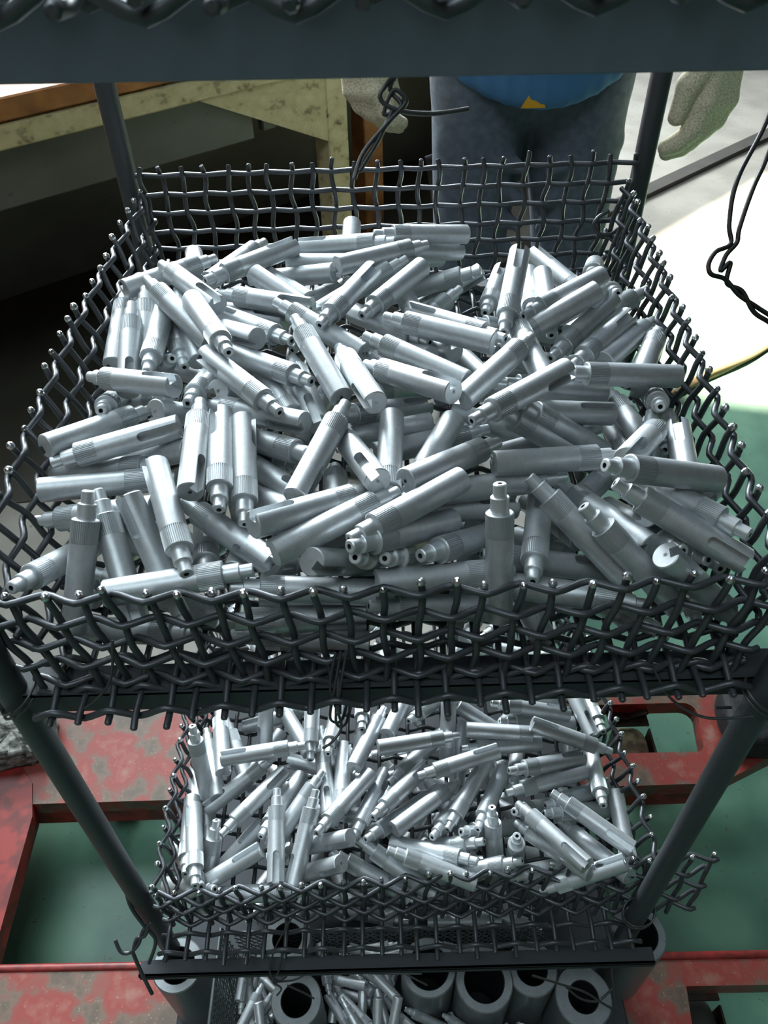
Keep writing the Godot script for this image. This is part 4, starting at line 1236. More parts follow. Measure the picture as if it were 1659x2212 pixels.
	pin(-.0553,1.0090,-.4388, -.1302,1.0014,-.5147, -3, "side-slotted steel pin, tip back left, half buried, upper basket front-middle left of centre", g)
	pin(-.0731,1.0102,-.4298, -.1467,.9825,-.5022, -151, "plain-faced steel pin, tip back left, half buried, upper basket front left of centre", g)
	pin(-.0897,1.0482,-.3771, -.0081,1.0192,-.4399, 12, "edge-slotted steel pin, tip back right, upper basket front at centre", g)
	pin(-.0771,1.0309,-.3662, .0113,1.0302,-.4264, 121, "plain-faced steel pin, tip back right, uncovered, upper basket front at centre", g)
	pin(.0588,1.0328,-.4356, -.0242,1.0399,-.3684, -106, "plain-faced steel pin, tip front left, uncovered, upper basket front at centre", g)
	pin(.0161,1.0415,-.4252, .0947,1.0196,-.4944, 141, "plain-faced steel pin, tip back right, upper basket front at centre", g)
	pin(-.0039,1.0425,-.4251, -.0394,1.0180,-.5230, 27, "slot-up steel pin, tip back, tip hidden, upper basket front-middle at centre", g)
	pin(.0087,1.0299,-.5199, .0022,1.0224,-.4134, -167, "plain-faced steel pin, tip front, tip hidden, upper basket front at centre", g)
	pin(.0434,1.0101,-.5340, -.0616,1.0049,-.5139, -89, "plain-faced steel pin, tip left, half buried, upper basket front-middle at centre", g)
	pin(.0416,.9942,-.5808, -.0405,1.0291,-.5217, 20, "side-slotted steel pin, tip front left, half buried, upper basket front-middle at centre", g)
	pin(.0595,1.0241,-.5202, .0156,1.0240,-.4226, -130, "plain-faced steel pin, tip front left, upper basket front at centre, butt shown, rightmost of two", g)
	pin(-.0064,1.0108,-.4937, .0923,1.0024,-.5340, 113, "plain-faced steel pin, tip right, half buried, upper basket front-middle at centre", g)
	pin(.0606,1.0052,-.5569, .1610,.9805,-.5294, 147, "plain-faced steel pin, tip right, half buried, upper basket front-middle right of centre", g)
	pin(.1528,1.0604,-.5360, .0681,1.0600,-.4707, 81, "side-slotted steel pin, tip front left, uncovered, upper basket front-middle right of centre", g)
	pin(.1910,.9854,-.5193, .1069,1.0505,-.5074, -127, "plain-faced steel pin, tip left, upper basket front-middle right of centre, tip shown, rightmost of two", g)
	pin(.1728,.9853,-.5142, .0897,1.0513,-.4999, -74, "plain-faced steel pin, tip left, upper basket front-middle right of centre, tip shown, leftmost of two", g)
	pin(.0645,1.0513,-.5098, .1329,1.0580,-.5919, 110, "plain-faced steel pin, tip back right, upper basket front-middle right of centre", g)
	pin(.0951,.9973,-.5032, .1936,.9926,-.5447, 89, "plain-faced steel pin, tip back right, flat end hidden, upper basket front-middle right of centre", g)
	pin(.0857,1.0281,-.4580, .1910,1.0187,-.4748, 90, "plain-faced steel pin, tip right, upper basket front right of centre", g)
	pin(.0452,1.0157,-.4403, .1472,1.0023,-.4696, 126, "plain-faced steel pin, tip right, upper basket front right of centre, tip shown, leftmost of two", g)
	pin(.1372,1.0791,-.7106, .1114,1.0513,-.6106, 5, "slot-up steel pin, tip front, uncovered, upper basket rear-middle right of centre", g)
	pin(.1370,1.0464,-.5418, .1250,1.0458,-.6481, -121, "plain-faced steel pin, tip back, upper basket front-middle right of centre", g)
	pin(.2048,1.0614,-.6635, .1113,1.0264,-.6251, -175, "plain-faced steel pin, tip left, tip hidden, upper basket rear-middle right of centre", g)
	pin(.2198,1.0530,-.7075, .1340,1.0477,-.6438, -137, "plain-faced steel pin, tip front left, tip hidden, upper basket rear-middle by right wall", g)
	pin(.1699,1.0330,-.8008, .2146,1.0266,-.7038, 11, "edge-slotted steel pin, tip front right, half buried, upper basket rear by right wall", g)
	pin(.1691,1.0381,-.7447, .1616,1.0301,-.6383, 127, "plain-faced steel pin, tip front, tip hidden, upper basket rear-middle right of centre", g)
	pin(.1612,1.0226,-.7779, .1496,1.0310,-.6718, 153, "plain-faced steel pin, tip front, half buried, upper basket rear-middle right of centre", g)
	pin(.2258,1.0418,-.6802, .1545,1.0287,-.6016, -6, "side-slotted steel pin, tip front left, upper basket rear-middle by right wall", g)
	pin(.2398,1.0316,-.6656, .1701,1.0307,-.5845, 33, "slot-up steel pin, tip front left, upper basket rear-middle by right wall", g)
	pin(.1836,1.0180,-.6589, .2721,1.0320,-.7176, 145, "plain-faced steel pin, tip back right, half buried, upper basket rear-middle by right wall", g)
	pin(.2401,.9919,-.8002, .2382,1.0363,-.7029, 130, "plain-faced steel pin, tip front, half buried, upper basket rear by right wall", g)
	pin(.2018,1.0252,-.5985, .2708,1.0185,-.6799, -167, "plain-faced steel pin, tip back right, upper basket rear-middle by right wall", g)
	pin(.2242,1.0184,-.5656, .2717,1.0223,-.6614, 136, "plain-faced steel pin, tip back right, flat end hidden, upper basket rear-middle by right wall", g)
	pin(.2586,1.0324,-.5626, .1531,1.0462,-.5518, -120, "plain-faced steel pin, tip left, uncovered, upper basket front-middle by right wall", g)
	pin(.1995,1.0117,-.5716, .0971,1.0362,-.5529, -2, "edge-slotted steel pin, tip left, tip hidden, upper basket front-middle right of centre", g)
	pin(.1991,1.0120,-.5385, .0944,1.0292,-.5248, 17, "side-slotted steel pin, tip left, tip hidden, upper basket front-middle right of centre", g)
	pin(.2552,.9846,-.6120, .2307,1.0325,-.5195, 112, "plain-faced steel pin, tip front, upper basket front-middle by right wall, buried, third alike from left", g)
	pin(.1969,1.0085,-.4316, .2305,1.0171,-.5328, -126, "plain-faced steel pin, tip back, flat end hidden, upper basket front-middle by right wall", g)
	pin(.2441,1.0213,-.5075, .2241,1.0242,-.4025, -21, "slot-up steel pin, tip front, tip hidden, upper basket front by right wall", g)
	pin(.2460,1.0353,-.4255, .1501,1.0746,-.3988, -77, "plain-faced steel pin, tip left, uncovered, upper basket front by right wall", g)
	pin(.1765,1.0532,-.4287, .2323,1.0191,-.5134, -24, "slot-up steel pin, tip back right, tip hidden, upper basket front by right wall", g)
	pin(.2225,1.0070,-.4820, .2089,1.0016,-.5880, 169, "plain-faced steel pin, tip back, half buried, upper basket front-middle by right wall", g)
	pin(.2089,.9744,-.5905, .2107,.9963,-.4858, 129, "plain-faced steel pin, tip front, upper basket front-middle by right wall, buried, first alike from left", g)
	pin(.2663,.9785,-.5769, .2284,1.0157,-.4840, 179, "plain-faced steel pin, tip front, upper basket front-middle by right wall, buried, fourth alike from left", g)
	pin(.2347,.9561,-.5758, .2018,.9886,-.4793, 169, "plain-faced steel pin, tip front, upper basket front-middle by right wall, buried, second alike from left", g)
	pin(.2535,1.0102,-.3658, .1637,1.0497,-.4084, 51, "slot-up steel pin, tip back left, uncovered, upper basket front by right wall", g)
	pin(.1817,1.0254,-.4513, .2520,1.0317,-.3709, 147, "plain-faced steel pin, tip front right, flat end hidden, upper basket front by right wall", g)
	pin(.1902,1.0211,-.4050, .2732,.9869,-.4633, 130, "plain-faced steel pin, tip back right, flat end hidden, upper basket front by right wall", g)
	pin(.1867,.9680,-.4675, .2113,1.0140,-.3740, 110, "plain-faced steel pin, tip front, tip hidden, upper basket front by right wall", g)
	pin(.1923,1.0070,-.3852, .1443,.9868,-.4787, 82, "side-slotted steel pin, tip back left, tip hidden, upper basket front by right wall", g)
	pin(.1986,.9534,-.4609, .2313,1.0050,-.3730, 122, "plain-faced steel pin, tip front, half buried, upper basket front by right wall", g)
	pin(.2151,.9681,-.3605, .1420,1.0352,-.4005, -156, "plain-faced steel pin, tip back left, flat end hidden, upper basket front by right wall", g)
	pin(.1809,.9770,-.3798, .1095,1.0319,-.4374, -177, "plain-faced steel pin, tip back left, flat end hidden, upper basket front right of centre", g)
	pin(.1274,.9480,-.4998, .1614,.9834,-.4048, 171, "plain-faced steel pin, tip front, flat end hidden, upper basket front right of centre", g)
	pin(.0834,.9598,-.3598, .0811,1.0583,-.4017, 148, "plain-faced steel pin, tip up, flat end hidden, upper basket front right of centre", g)
	pin(.1279,.9885,-.4650, .1041,1.0001,-.3614, -3, "slot-up steel pin, tip front, flat end hidden, upper basket front right of centre", g)
	pin(-.0071,.9995,-.3640, .0959,.9829,-.3875, 113, "plain-faced steel pin, tip right, uncovered, upper basket front at centre", g)
	pin(.0123,.9576,-.4342, -.0207,1.0293,-.3619, -145, "plain-faced steel pin, tip front left, upper basket front at centre, tip shown, leftmost of two", g)
	pin(.0406,.9536,-.4384, -.0004,1.0220,-.3670, -83, "plain-faced steel pin, tip front left, upper basket front at centre, tip shown, rightmost of two", g)
	pin(.0946,.9721,-.4392, .0246,1.0178,-.3724, -126, "plain-faced steel pin, tip front left, flat end hidden, upper basket front right of centre", g)
	pin(-.0508,1.0262,-.3620, -.0022,.9541,-.4243, -104, "side-slotted steel pin, tip back right, tip hidden, upper basket front at centre", g)
	pin(.1060,.9878,-.4519, .0012,1.0000,-.4339, 8, "side-slotted steel pin, tip left, tip hidden, upper basket front at centre", g)
	pin(.0521,.9995,-.4248, -.0241,1.0404,-.3617, -145, "plain-faced steel pin, tip front left, upper basket front at centre, butt shown, leftmost of two", g)
	pin(-.0807,1.0054,-.3790, -.1591,1.0028,-.4517, 67, "side-slotted steel pin, tip back left, upper basket front left of centre", g)
	pin(-.1755,1.0343,-.4611, -.1385,1.0159,-.3624, -60, "edge-slotted steel pin, tip front, upper basket front left of centre, uncovered, leftmost of two", g)
	pin(-.1906,1.0302,-.4301, -.1486,.9618,-.3593, -43, "side-slotted steel pin, tip front right, tip hidden, upper basket front by left wall", g)
	pin(-.1840,.9680,-.3596, -.2183,1.0236,-.4443, -3, "slot-up steel pin, tip back, flat end hidden, upper basket front by left wall", g)
	pin(-.2332,.9570,-.3605, -.2162,1.0397,-.4262, 179, "plain-faced steel pin, tip up, flat end hidden, upper basket front by left wall", g)
	pin(-.1999,.9985,-.3616, -.0939,1.0067,-.3738, 151, "plain-faced steel pin, tip right, uncovered, upper basket front left of centre", g)
	pin(-.2382,.9578,-.4533, -.2637,1.0071,-.3618, -92, "plain-faced steel pin, tip front, flat end hidden, upper basket front by left wall", g)
	pin(-.1751,1.0115,-.4361, -.2786,.9875,-.4490, -115, "plain-faced steel pin, tip left, half buried, upper basket front by left wall", g)
	pin(-.2750,1.0060,-.4659, -.1689,1.0032,-.4798, 85, "plain-faced steel pin, tip right, upper basket front by left wall", g)
	pin(-.1643,1.0348,-.5073, -.2678,1.0177,-.4858, 55, "slot-up steel pin, tip left, upper basket front-middle by left wall", g)
	pin(-.2713,1.0293,-.4922, -.2069,1.0041,-.5739, 138, "plain-faced steel pin, tip back right, upper basket front-middle by left wall", g)
	pin(-.1855,1.0413,-.5196, -.1387,.9770,-.5912, 126, "plain-faced steel pin, tip back right, tip hidden, upper basket front-middle by left wall", g)
	pin(-.2782,.9914,-.5047, -.1749,1.0118,-.4854, 83, "plain-faced steel pin, tip right, half buried, upper basket front-middle by left wall", g)
	pin(-.1573,1.0203,-.4941, -.2494,.9785,-.5289, -115, "plain-faced steel pin, tip left, half buried, upper basket front-middle by left wall", g)
	pin(-.2526,.9803,-.6352, -.2385,1.0281,-.5405, -170, "plain-faced steel pin, tip front, half buried, upper basket front-middle by left wall", g)
	pin(-.2714,.9615,-.6377, -.1876,1.0064,-.5888, 112, "plain-faced steel pin, tip front right, half buried, upper basket rear-middle by left wall", g)
	pin(-.1523,.9608,-.4783, -.1309,.9938,-.3788, -172, "plain-faced steel pin, tip front, half buried, upper basket front left of centre", g)
	pin(-.0084,.9735,-.3774, -.1129,.9944,-.3682, -179, "plain-faced steel pin, tip left, flat end hidden, upper basket front left of centre", g)
	pin(.0892,.9497,-.3781, -.0131,.9768,-.3617, -164, "plain-faced steel pin, tip left, flat end hidden, upper basket front at centre", g)
	pin(.0884,.9712,-.3848, .1929,.9691,-.3617, 131, "plain-faced steel pin, tip right, upper basket front right of centre, tip shown, rightmost of two", g)
	pin(.1748,.9583,-.4060, .0725,.9892,-.3992, 8, "side-slotted steel pin, tip left, tip hidden, upper basket front right of centre", g)
	pin(.1928,1.0240,-.3618, .2663,.9463,-.3620, -10, "edge-slotted steel pin, tip down, tip hidden, upper basket front by right wall", g)
	pin(.2284,.9901,-.5268, .1503,.9814,-.4542, -145, "plain-faced steel pin, tip front left, half buried, upper basket front-middle by right wall", g)
	pin(-.0358,1.0144,-.4127, -.0414,.9814,-.5143, 135, "plain-faced steel pin, tip back, half buried, upper basket front at centre", g)
	buried(.2136,.9970,-.7216, .1537,.9669,-.8050, 29)
	buried(.0827,.9748,-.6741, -.0190,.9916,-.6456, 15)
	buried(-.0384,.9928,-.7847, -.0898,.9882,-.6910, 150)
	buried(-.2278,.9983,-.7490, -.1411,.9739,-.8068, 347)
	buried(-.1472,1.0013,-.7661, -.1691,1.0030,-.6614, 70)
	buried(.0121,.9866,-.6925, .0879,1.0142,-.7628, 239)
	buried(.0531,1.0075,-.6554, .0222,1.0228,-.7567, 15)
	buried(.0193,.9810,-.5500, -.0665,.9517,-.6068, 109)
	buried(.1204,1.0090,-.6389, .2243,.9972,-.6161, 323)
	buried(.2277,.9579,-.6294, .1389,.9924,-.5808, 245)
	buried(-.0907,.9379,-.4292, -.0030,.9789,-.4748, 234)
	buried(.1804,.9861,-.7055, .0843,1.0240,-.6774, 128)
	buried(.0407,.9501,-.6698, -.0167,.9997,-.5944, 52)
	buried(-.1385,.9972,-.6550, -.1314,.9837,-.7610, 161)
	buried(-.0282,.9365,-.5562, .0334,.9870,-.4847, 116)
	buried(-.2463,.9603,-.5907, -.1673,.9930,-.5265, 249)
	buried(-.0985,.9402,-.3879, .0079,.9514,-.3915, 231)
	buried(.1405,1.0043,-.8211, .1095,1.0096,-.7188, 10)
	buried(.2465,1.0055,-.8276, .2170,1.0419,-.7314, 222)
	buried(.0689,.9778,-.4613, .0456,.9742,-.5657, 318)
	buried(.1010,1.0040,-.5999, .0602,.9988,-.6987, 158)
	buried(-.0766,.9743,-.5524, -.0466,.9757,-.6551, 269)
	buried(-.1323,.9562,-.5196, -.1028,.9591,-.4168, 307)
	buried(.0116,.9890,-.7963, .1113,1.0252,-.7820, 28)
	buried(.1572,.9537,-.6398, .0596,.9917,-.6182, 218)
	buried(-.0058,.9388,-.4543, -.0894,.9813,-.4028, 95)
	buried(.1020,.9810,-.6496, .2080,.9866,-.6632, 123)
	buried(-.1539,.9661,-.4129, -.2324,.9413,-.4813, 215)
	buried(.1163,1.0069,-.8151, .0233,.9680,-.7794, 103)
	buried(-.1185,.9964,-.5656, -.0708,.9696,-.6575, 0)
	buried(-.0729,1.0184,-.8023, .0192,.9719,-.8305, 160)
	buried(.0694,.9915,-.7160, .1719,.9648,-.7010, 140)
	buried(.2432,.9659,-.7162, .1963,1.0070,-.8031, 4)
	buried(-.1518,.9786,-.6397, -.2371,.9734,-.7041, 130)
	buried(-.2127,.9368,-.4043, -.1351,.9300,-.4777, 44)
	buried(.1272,.9412,-.4175, .2180,.9305,-.3618, 11)
	buried(.0783,.9568,-.4649, .0504,.9273,-.3659, 45)
	buried(.0085,.9295,-.4805, -.0976,.9393,-.4711, 90)
	buried(-.1318,.9350,-.3892, -.2313,.9671,-.4119, 275)
	buried(-.2194,.9145,-.4835, -.2418,.9501,-.3851, 77)
	buried(.1946,.9497,-.4082, .2579,.9207,-.4895, 176)
	buried(.2472,.9586,-.4847, .2478,.9856,-.3812, 304)
	buried(.1192,.9378,-.3561, .0957,.9375,-.4604, 249)
	buried(.0721,.9221,-.4984, .1596,.9432,-.4405, 104)
	buried(-.0632,.9909,-.4125, .0246,.9678,-.4692, 315)
	buried(.0763,.9368,-.4715, -.0275,.9570,-.4874, 233)
	buried(-.0159,.9561,-.3691, -.1219,.9663,-.3586, 78)
	buried(-.0148,.9245,-.3670, -.1207,.9399,-.3676, 97)
	buried(-.2240,.9666,-.4963, -.1407,.9516,-.4309, 308)
	buried(-.1133,.9852,-.3914, -.1017,.9719,-.4970, 58)
	buried(-.1691,.9819,-.4109, -.2520,.9791,-.4786, 194)
	buried(.1634,.9460,-.4982, .2006,.9239,-.4003, 121)
	buried(.2251,.9661,-.4696, .2433,.9296,-.3706, 57)
	buried(.0314,.9277,-.4081, -.0751,.9368,-.4131, 271)
	buried(-.2461,.9237,-.3894, -.1433,.9431,-.3669, 62)

func pins_lower():
	var g := "pins lying in the lower basket"
	var b := "steel pin buried out of the light deep in the lower basket"
	pin(-.2348,.4713,-.4698, -.2435,.5688,-.5132, -146, "plain-faced steel pin, tip up, flat end hidden, lower basket front-middle by left wall", g)
	pin(-.2177,.4879,-.4580, -.2489,.4810,-.5602, -178, "plain-faced steel pin, tip back, lower basket rear-middle by left wall, tip shown, leftmost of two", g)
	pin(-.2119,.5028,-.4836, -.2329,.4928,-.5880, 171, "plain-faced steel pin, tip back, lower basket rear-middle by left wall, tip shown, rightmost of two", g)
	pin(-.1813,.4768,-.4746, -.2232,.4859,-.5726, 136, "plain-faced steel pin, tip back left, flat end hidden, lower basket rear-middle by left wall", g)
	pin(-.2129,.5216,-.4939, -.1067,.5281,-.5056, 8, "side-slotted steel pin, tip right, uncovered, lower basket rear-middle left of centre", g)
	pin(-.2328,.4750,-.4499, -.1463,.5117,-.5011, 9, "side-slotted steel pin, tip back right, lower basket front-middle by left wall", g)
	pin(-.1333,.5071,-.4823, -.2026,.5115,-.4008, 25, "slot-up steel pin, tip front left, uncovered, lower basket front-middle by left wall", g)
	pin(-.1450,.4948,-.3906, -.0838,.5184,-.4751, 138, "plain-faced steel pin, tip back right, flat end hidden, lower basket front-middle left of centre", g)
	pin(-.1335,.5100,-.3442, -.1387,.5248,-.4500, -7, "slot-up steel pin, tip back, uncovered, lower basket front left of centre", g)
	pin(-.1153,.5009,-.3442, -.0897,.5391,-.4409, 48, "edge-slotted steel pin, tip back, uncovered, lower basket front left of centre", g)
	pin(-.1158,.4783,-.4902, -.1549,.5133,-.3969, -142, "plain-faced steel pin, tip front left, tip hidden, lower basket front-middle left of centre", g)
	pin(-.0253,.5099,-.4742, -.0873,.5335,-.3903, -149, "plain-faced steel pin, tip front left, uncovered, lower basket front-middle left of centre", g)
	pin(-.0458,.5242,-.4749, -.0066,.5030,-.5722, -166, "plain-faced steel pin, tip back, uncovered, lower basket rear-middle at centre", g)
	pin(-.1017,.5271,-.5975, -.1008,.5171,-.4910, -129, "plain-faced steel pin, tip front, flat end hidden, lower basket rear-middle left of centre", g)
	pin(-.0667,.4949,-.5976, -.0785,.5237,-.4952, -28, "side-slotted steel pin, tip front, flat end hidden, lower basket rear-middle left of centre", g)
	pin(-.0341,.5008,-.6328, -.0358,.5235,-.5282, 142, "plain-faced steel pin, tip front, flat end hidden, lower basket rear at centre", g)
	pin(-.1672,.4753,-.5286, -.1620,.5497,-.6054, 49, "edge-slotted steel pin, tip back, tip hidden, lower basket rear-middle by left wall", g)
	pin(-.1037,.5027,-.5081, -.1575,.4953,-.6003, -131, "plain-faced steel pin, tip back left, flat end hidden, lower basket rear-middle left of centre", g)
	pin(-.0753,.5083,-.4238, -.0907,.4956,-.5290, -1, "slot-up steel pin, tip back, flat end hidden, lower basket front-middle left of centre", g)
	pin(-.0604,.5023,-.5200, -.0609,.5085,-.4132, 64, "edge-slotted steel pin, tip front, tip hidden, lower basket front-middle left of centre", g)
	pin(-.0032,.5185,-.5233, .0359,.4979,-.6208, 156, "plain-faced steel pin, tip back, tip hidden, lower basket rear at centre", g)
	pin(-.1338,.4682,-.5174, -.0363,.4902,-.4793, -65, "side-slotted steel pin, tip right, tip hidden, lower basket rear-middle left of centre", g)
	pin(-.0066,.4877,-.4878, -.0463,.5138,-.3919, 52, "side-slotted steel pin, tip front left, tip hidden, lower basket front-middle at centre", g)
	pin(.0456,.4972,-.4899, -.0225,.5238,-.4117, 20, "slot-up steel pin, tip front left, lower basket front-middle at centre", g)
	pin(-.0480,.5351,-.3838, -.1290,.4669,-.3997, 69, "side-slotted steel pin, tip left, tip hidden, lower basket front left of centre", g)
	pin(-.0586,.5276,-.3580, -.1271,.4473,-.3751, 73, "side-slotted steel pin, tip down, tip hidden, lower basket front left of centre", g)
	pin(.0465,.4667,-.3444, -.0405,.5047,-.3939, -175, "plain-faced steel pin, tip back left, flat end hidden, lower basket front at centre", g)
	pin(.0189,.4605,-.3447, -.0738,.4963,-.3844, -19, "side-slotted steel pin, tip back left, flat end hidden, lower basket front at centre", g)
	pin(.0452,.4766,-.4569, -.0318,.5110,-.3911, -114, "plain-faced steel pin, tip front left, flat end hidden, lower basket front-middle at centre", g)
	pin(-.2441,.4993,-.4438, -.2223,.5187,-.3408, -28, "side-slotted steel pin, tip front, uncovered, lower basket front by left wall", g)
	pin(-.2518,.4820,-.4622, -.2386,.5063,-.3589, 167, "plain-faced steel pin, tip front, tip hidden, lower basket front by left wall", g)
	pin(-.2675,.4541,-.4130, -.2164,.5148,-.3412, 146, "plain-faced steel pin, tip front right, tip hidden, lower basket front by left wall", g)
	pin(-.2274,.4405,-.3426, -.2096,.5139,-.4184, 139, "plain-faced steel pin, tip back, flat end hidden, lower basket front by left wall", g)
	pin(-.1585,.4910,-.4231, -.2325,.4420,-.3634, -12, "side-slotted pin, tip front left, lower basket front by left wall, butt shown, rightmost of two", g)
	pin(-.1537,.5109,-.3830, -.2466,.4748,-.3441, -12, "side-slotted pin, tip front left, lower basket front by left wall, butt shown, leftmost of two", g)
	pin(-.2781,.4301,-.3763, -.2037,.4998,-.3438, 124, "plain-faced steel pin, tip front right, flat end hidden, lower basket front by left wall", g)
	pin(-.2015,.4787,-.3447, -.0948,.4865,-.3449, 18, "side-slotted steel pin, tip right, uncovered, lower basket front left of centre", g)
	pin(-.2445,.4435,-.4939, -.2227,.4712,-.3929, -173, "plain-faced steel pin, tip front, half buried, lower basket front-middle by left wall", g)
	pin(-.2598,.4547,-.5174, -.2433,.4718,-.4130, 150, "plain-faced steel pin, tip front, tip hidden, lower basket front-middle by left wall", g)
	pin(-.2533,.4649,-.6316, -.1697,.5266,-.6057, -179, "plain-faced steel pin, tip right, lower basket rear by left wall, butt shown, leftmost of two", g)
	pin(-.2249,.4631,-.6177, -.1452,.5303,-.5937, -180, "plain-faced steel pin, tip right, lower basket rear by left wall, butt shown, rightmost of two", g)
	pin(-.0154,.5250,-.5012, .0894,.5161,-.5209, -161, "plain-faced steel pin, tip right, uncovered, lower basket rear-middle at centre", g)
	pin(.0790,.5409,-.5669, .0717,.4667,-.4902, -1, "slot-up steel pin, tip front, lower basket rear-middle right of centre", g)
	pin(.0914,.5107,-.5683, .1803,.4703,-.5246, 174, "plain-faced steel pin, tip front right, tip hidden, lower basket rear-middle right of centre", g)
	pin(.0996,.5121,-.5309, .2061,.5127,-.5204, -179, "plain-faced steel pin, tip right, tip hidden, lower basket rear-middle right of centre", g)
	pin(.2486,.4787,-.5556, .1451,.5044,-.5467, -154, "plain-faced steel pin, tip left, lower basket rear-middle by right wall", g)
	pin(.1816,.5335,-.5248, .2816,.5091,-.4957, 5, "side-slotted steel pin, tip right, uncovered, lower basket rear-middle by right wall", g)
	pin(.2397,.5017,-.5560, .1352,.5233,-.5633, -26, "edge-slotted steel pin, tip left, lower basket rear-middle by right wall", g)
	pin(.2334,.4739,-.5969, .1386,.5214,-.5828, -108, "plain-faced steel pin, tip left, flat end hidden, lower basket rear by right wall", g)
	pin(.1232,.4755,-.6225, .0528,.5383,-.5720, -156, "plain-faced pin, tip front left, lower basket rear right of centre, tip shown, rightmost of two", g)
	pin(.0914,.4815,-.6167, .0248,.5188,-.5417, -106, "plain-faced pin, tip front left, lower basket rear right of centre, tip shown, leftmost of two", g)
	pin(.1362,.5230,-.4942, .0333,.5177,-.4654, -12, "side-slotted steel pin, tip left, uncovered, lower basket front-middle right of centre", g)
	pin(.1971,.4907,-.5211, .0912,.5009,-.5096, 165, "plain-faced steel pin, tip left, lower basket rear-middle right of centre", g)
	pin(.1231,.5025,-.4936, .0656,.5040,-.4033, -28, "side-slotted steel pin, tip front left, lower basket front-middle right of centre", g)
	pin(.0020,.5143,-.4009, .0851,.4990,-.4665, 129, "plain-faced steel pin, tip back right, lower basket front-middle at centre", g)
	pin(.2447,.5044,-.4921, .1444,.5286,-.4635, -11, "side-slotted steel pin, tip left, uncovered, lower basket front-middle by right wall", g)
	pin(.2438,.5015,-.4748, .1407,.5048,-.4464, -37, "edge-slotted steel pin, tip left, lower basket front-middle by right wall", g)
	pin(.2664,.4957,-.5257, .2424,.5009,-.6299, -16, "side-slotted steel pin, tip back, flat end hidden, lower basket rear by right wall", g)
	pin(.2699,.4740,-.6314, .2792,.5015,-.5284, 149, "plain-faced steel pin, tip front, flat end hidden, lower basket rear by right wall", g)
	pin(.2642,.4757,-.5236, .2544,.5129,-.4238, -151, "plain-faced steel pin, tip front, flat end hidden, lower basket front-middle by right wall", g)
	pin(.2801,.4862,-.4536, .2740,.4938,-.3470, 134, "plain-faced steel pin, tip front, tip hidden, lower basket front by right wall", g)
	pin(.2764,.5122,-.3714, .1939,.5201,-.4391, 27, "slot-up steel pin, tip back left, lower basket front by right wall, uncovered, rightmost of two", g)
	pin(.2148,.5359,-.3449, .1508,.5161,-.4283, 24, "slot-up steel pin, tip back left, lower basket front by right wall, uncovered, leftmost of two", g)
	pin(.2210,.5183,-.3432, .1498,.4882,-.4172, -110, "plain-faced pin, tip back left, lower basket front by right wall, tip shown, leftmost of two", g)
	pin(.2672,.5053,-.3437, .2082,.4690,-.4253, -137, "plain-faced pin, tip back left, lower basket front by right wall, tip shown, rightmost of two", g)
	pin(.2625,.5225,-.3537, .1703,.4690,-.3444, -19, "side-slotted steel pin, tip left, tip hidden, lower basket front by right wall", g)
	pin(.1243,.4434,-.3664, .1172,.5392,-.4135, -128, "plain-faced steel pin, tip up, lower basket front right of centre, tip shown, leftmost of two", g)
	pin(.1486,.4413,-.3791, .1401,.5479,-.3751, 179, "plain-faced steel pin, tip up, lower basket front right of centre, tip shown, rightmost of two", g)
	pin(.0543,.4646,-.3649, .1472,.5175,-.3595, 127, "plain-faced steel pin, tip right, lower basket front right of centre, tip shown, rightmost of two", g)
	pin(-.0021,.4872,-.3967, .0973,.5089,-.3635, 176, "plain-faced steel pin, tip right, lower basket front at centre", g)
	pin(.0932,.4965,-.3447, -.0064,.5218,-.3745, 165, "plain-faced steel pin, tip left, uncovered, lower basket front at centre", g)
	pin(.0113,.4623,-.3956, .1072,.5089,-.3864, 125, "plain-faced steel pin, tip right, lower basket front right of centre, tip shown, leftmost of two", g)
	pin(.2311,.4693,-.3766, .1310,.4960,-.3499, -123, "plain-faced steel pin, tip left, flat end hidden, lower basket front by right wall", g)
	pin(.0703,.4856,-.5420, -.0028,.5008,-.4654, 174, "plain-faced steel pin, tip front left, flat end hidden, lower basket rear-middle at centre", g)
	pin(.1453,.4787,-.4915, .1008,.5108,-.3996, 148, "plain-faced pin, tip front left, lower basket front-middle right of centre, tip shown, rightmost of two", g)
	pin(.1037,.4658,-.4726, .0465,.5084,-.3928, -134, "plain-faced pin, tip front left, lower basket front-middle right of centre, tip shown, leftmost of two", g)
	pin(.2800,.4653,-.4419, .1827,.5042,-.4201, -161, "plain-faced steel pin, tip left, tip hidden, lower basket front-middle by right wall", g)
	pin(.1588,.4464,-.4296, .0804,.5116,-.3970, -164, "plain-faced steel pin, tip front left, half buried, lower basket front right of centre", g)
	pin(.2108,.4393,-.4612, .1461,.5133,-.4190, -158, "plain-faced steel pin, tip front left, half buried, lower basket front-middle by right wall", g)
	pin(.2802,.4695,-.4710, .1867,.5024,-.4307, -15, "side-slotted steel pin, tip front left, half buried, lower basket front-middle by right wall", g)
	buried(-.0380,.4988,-.7056, -.0010,.5044,-.8058, 322)
	buried(-.1313,.4577,-.6849, -.1113,.4628,-.7899, 319)
	buried(.0379,.4903,-.8034, .1394,.4929,-.8372, 262)
	buried(.1032,.4709,-.5667, .0812,.4420,-.4660, 124)
	buried(-.0176,.5064,-.7004, .0595,.4827,-.6300, 250)
	buried(-.1161,.5204,-.7242, -.2116,.4746,-.7397, 117)
	buried(-.2252,.5241,-.7249, -.2029,.4794,-.8195, 35)
	buried(.1458,.4595,-.7595, .0871,.4471,-.6709, 338)
	buried(.0347,.4657,-.6499, .1416,.4635,-.6528, 161)
	buried(.1962,.4838,-.8042, .0950,.5177,-.7956, 190)
	buried(.2515,.4473,-.5857, .2387,.4622,-.4805, 21)
	buried(.0566,.4626,-.7776, .1496,.5030,-.7436, 74)
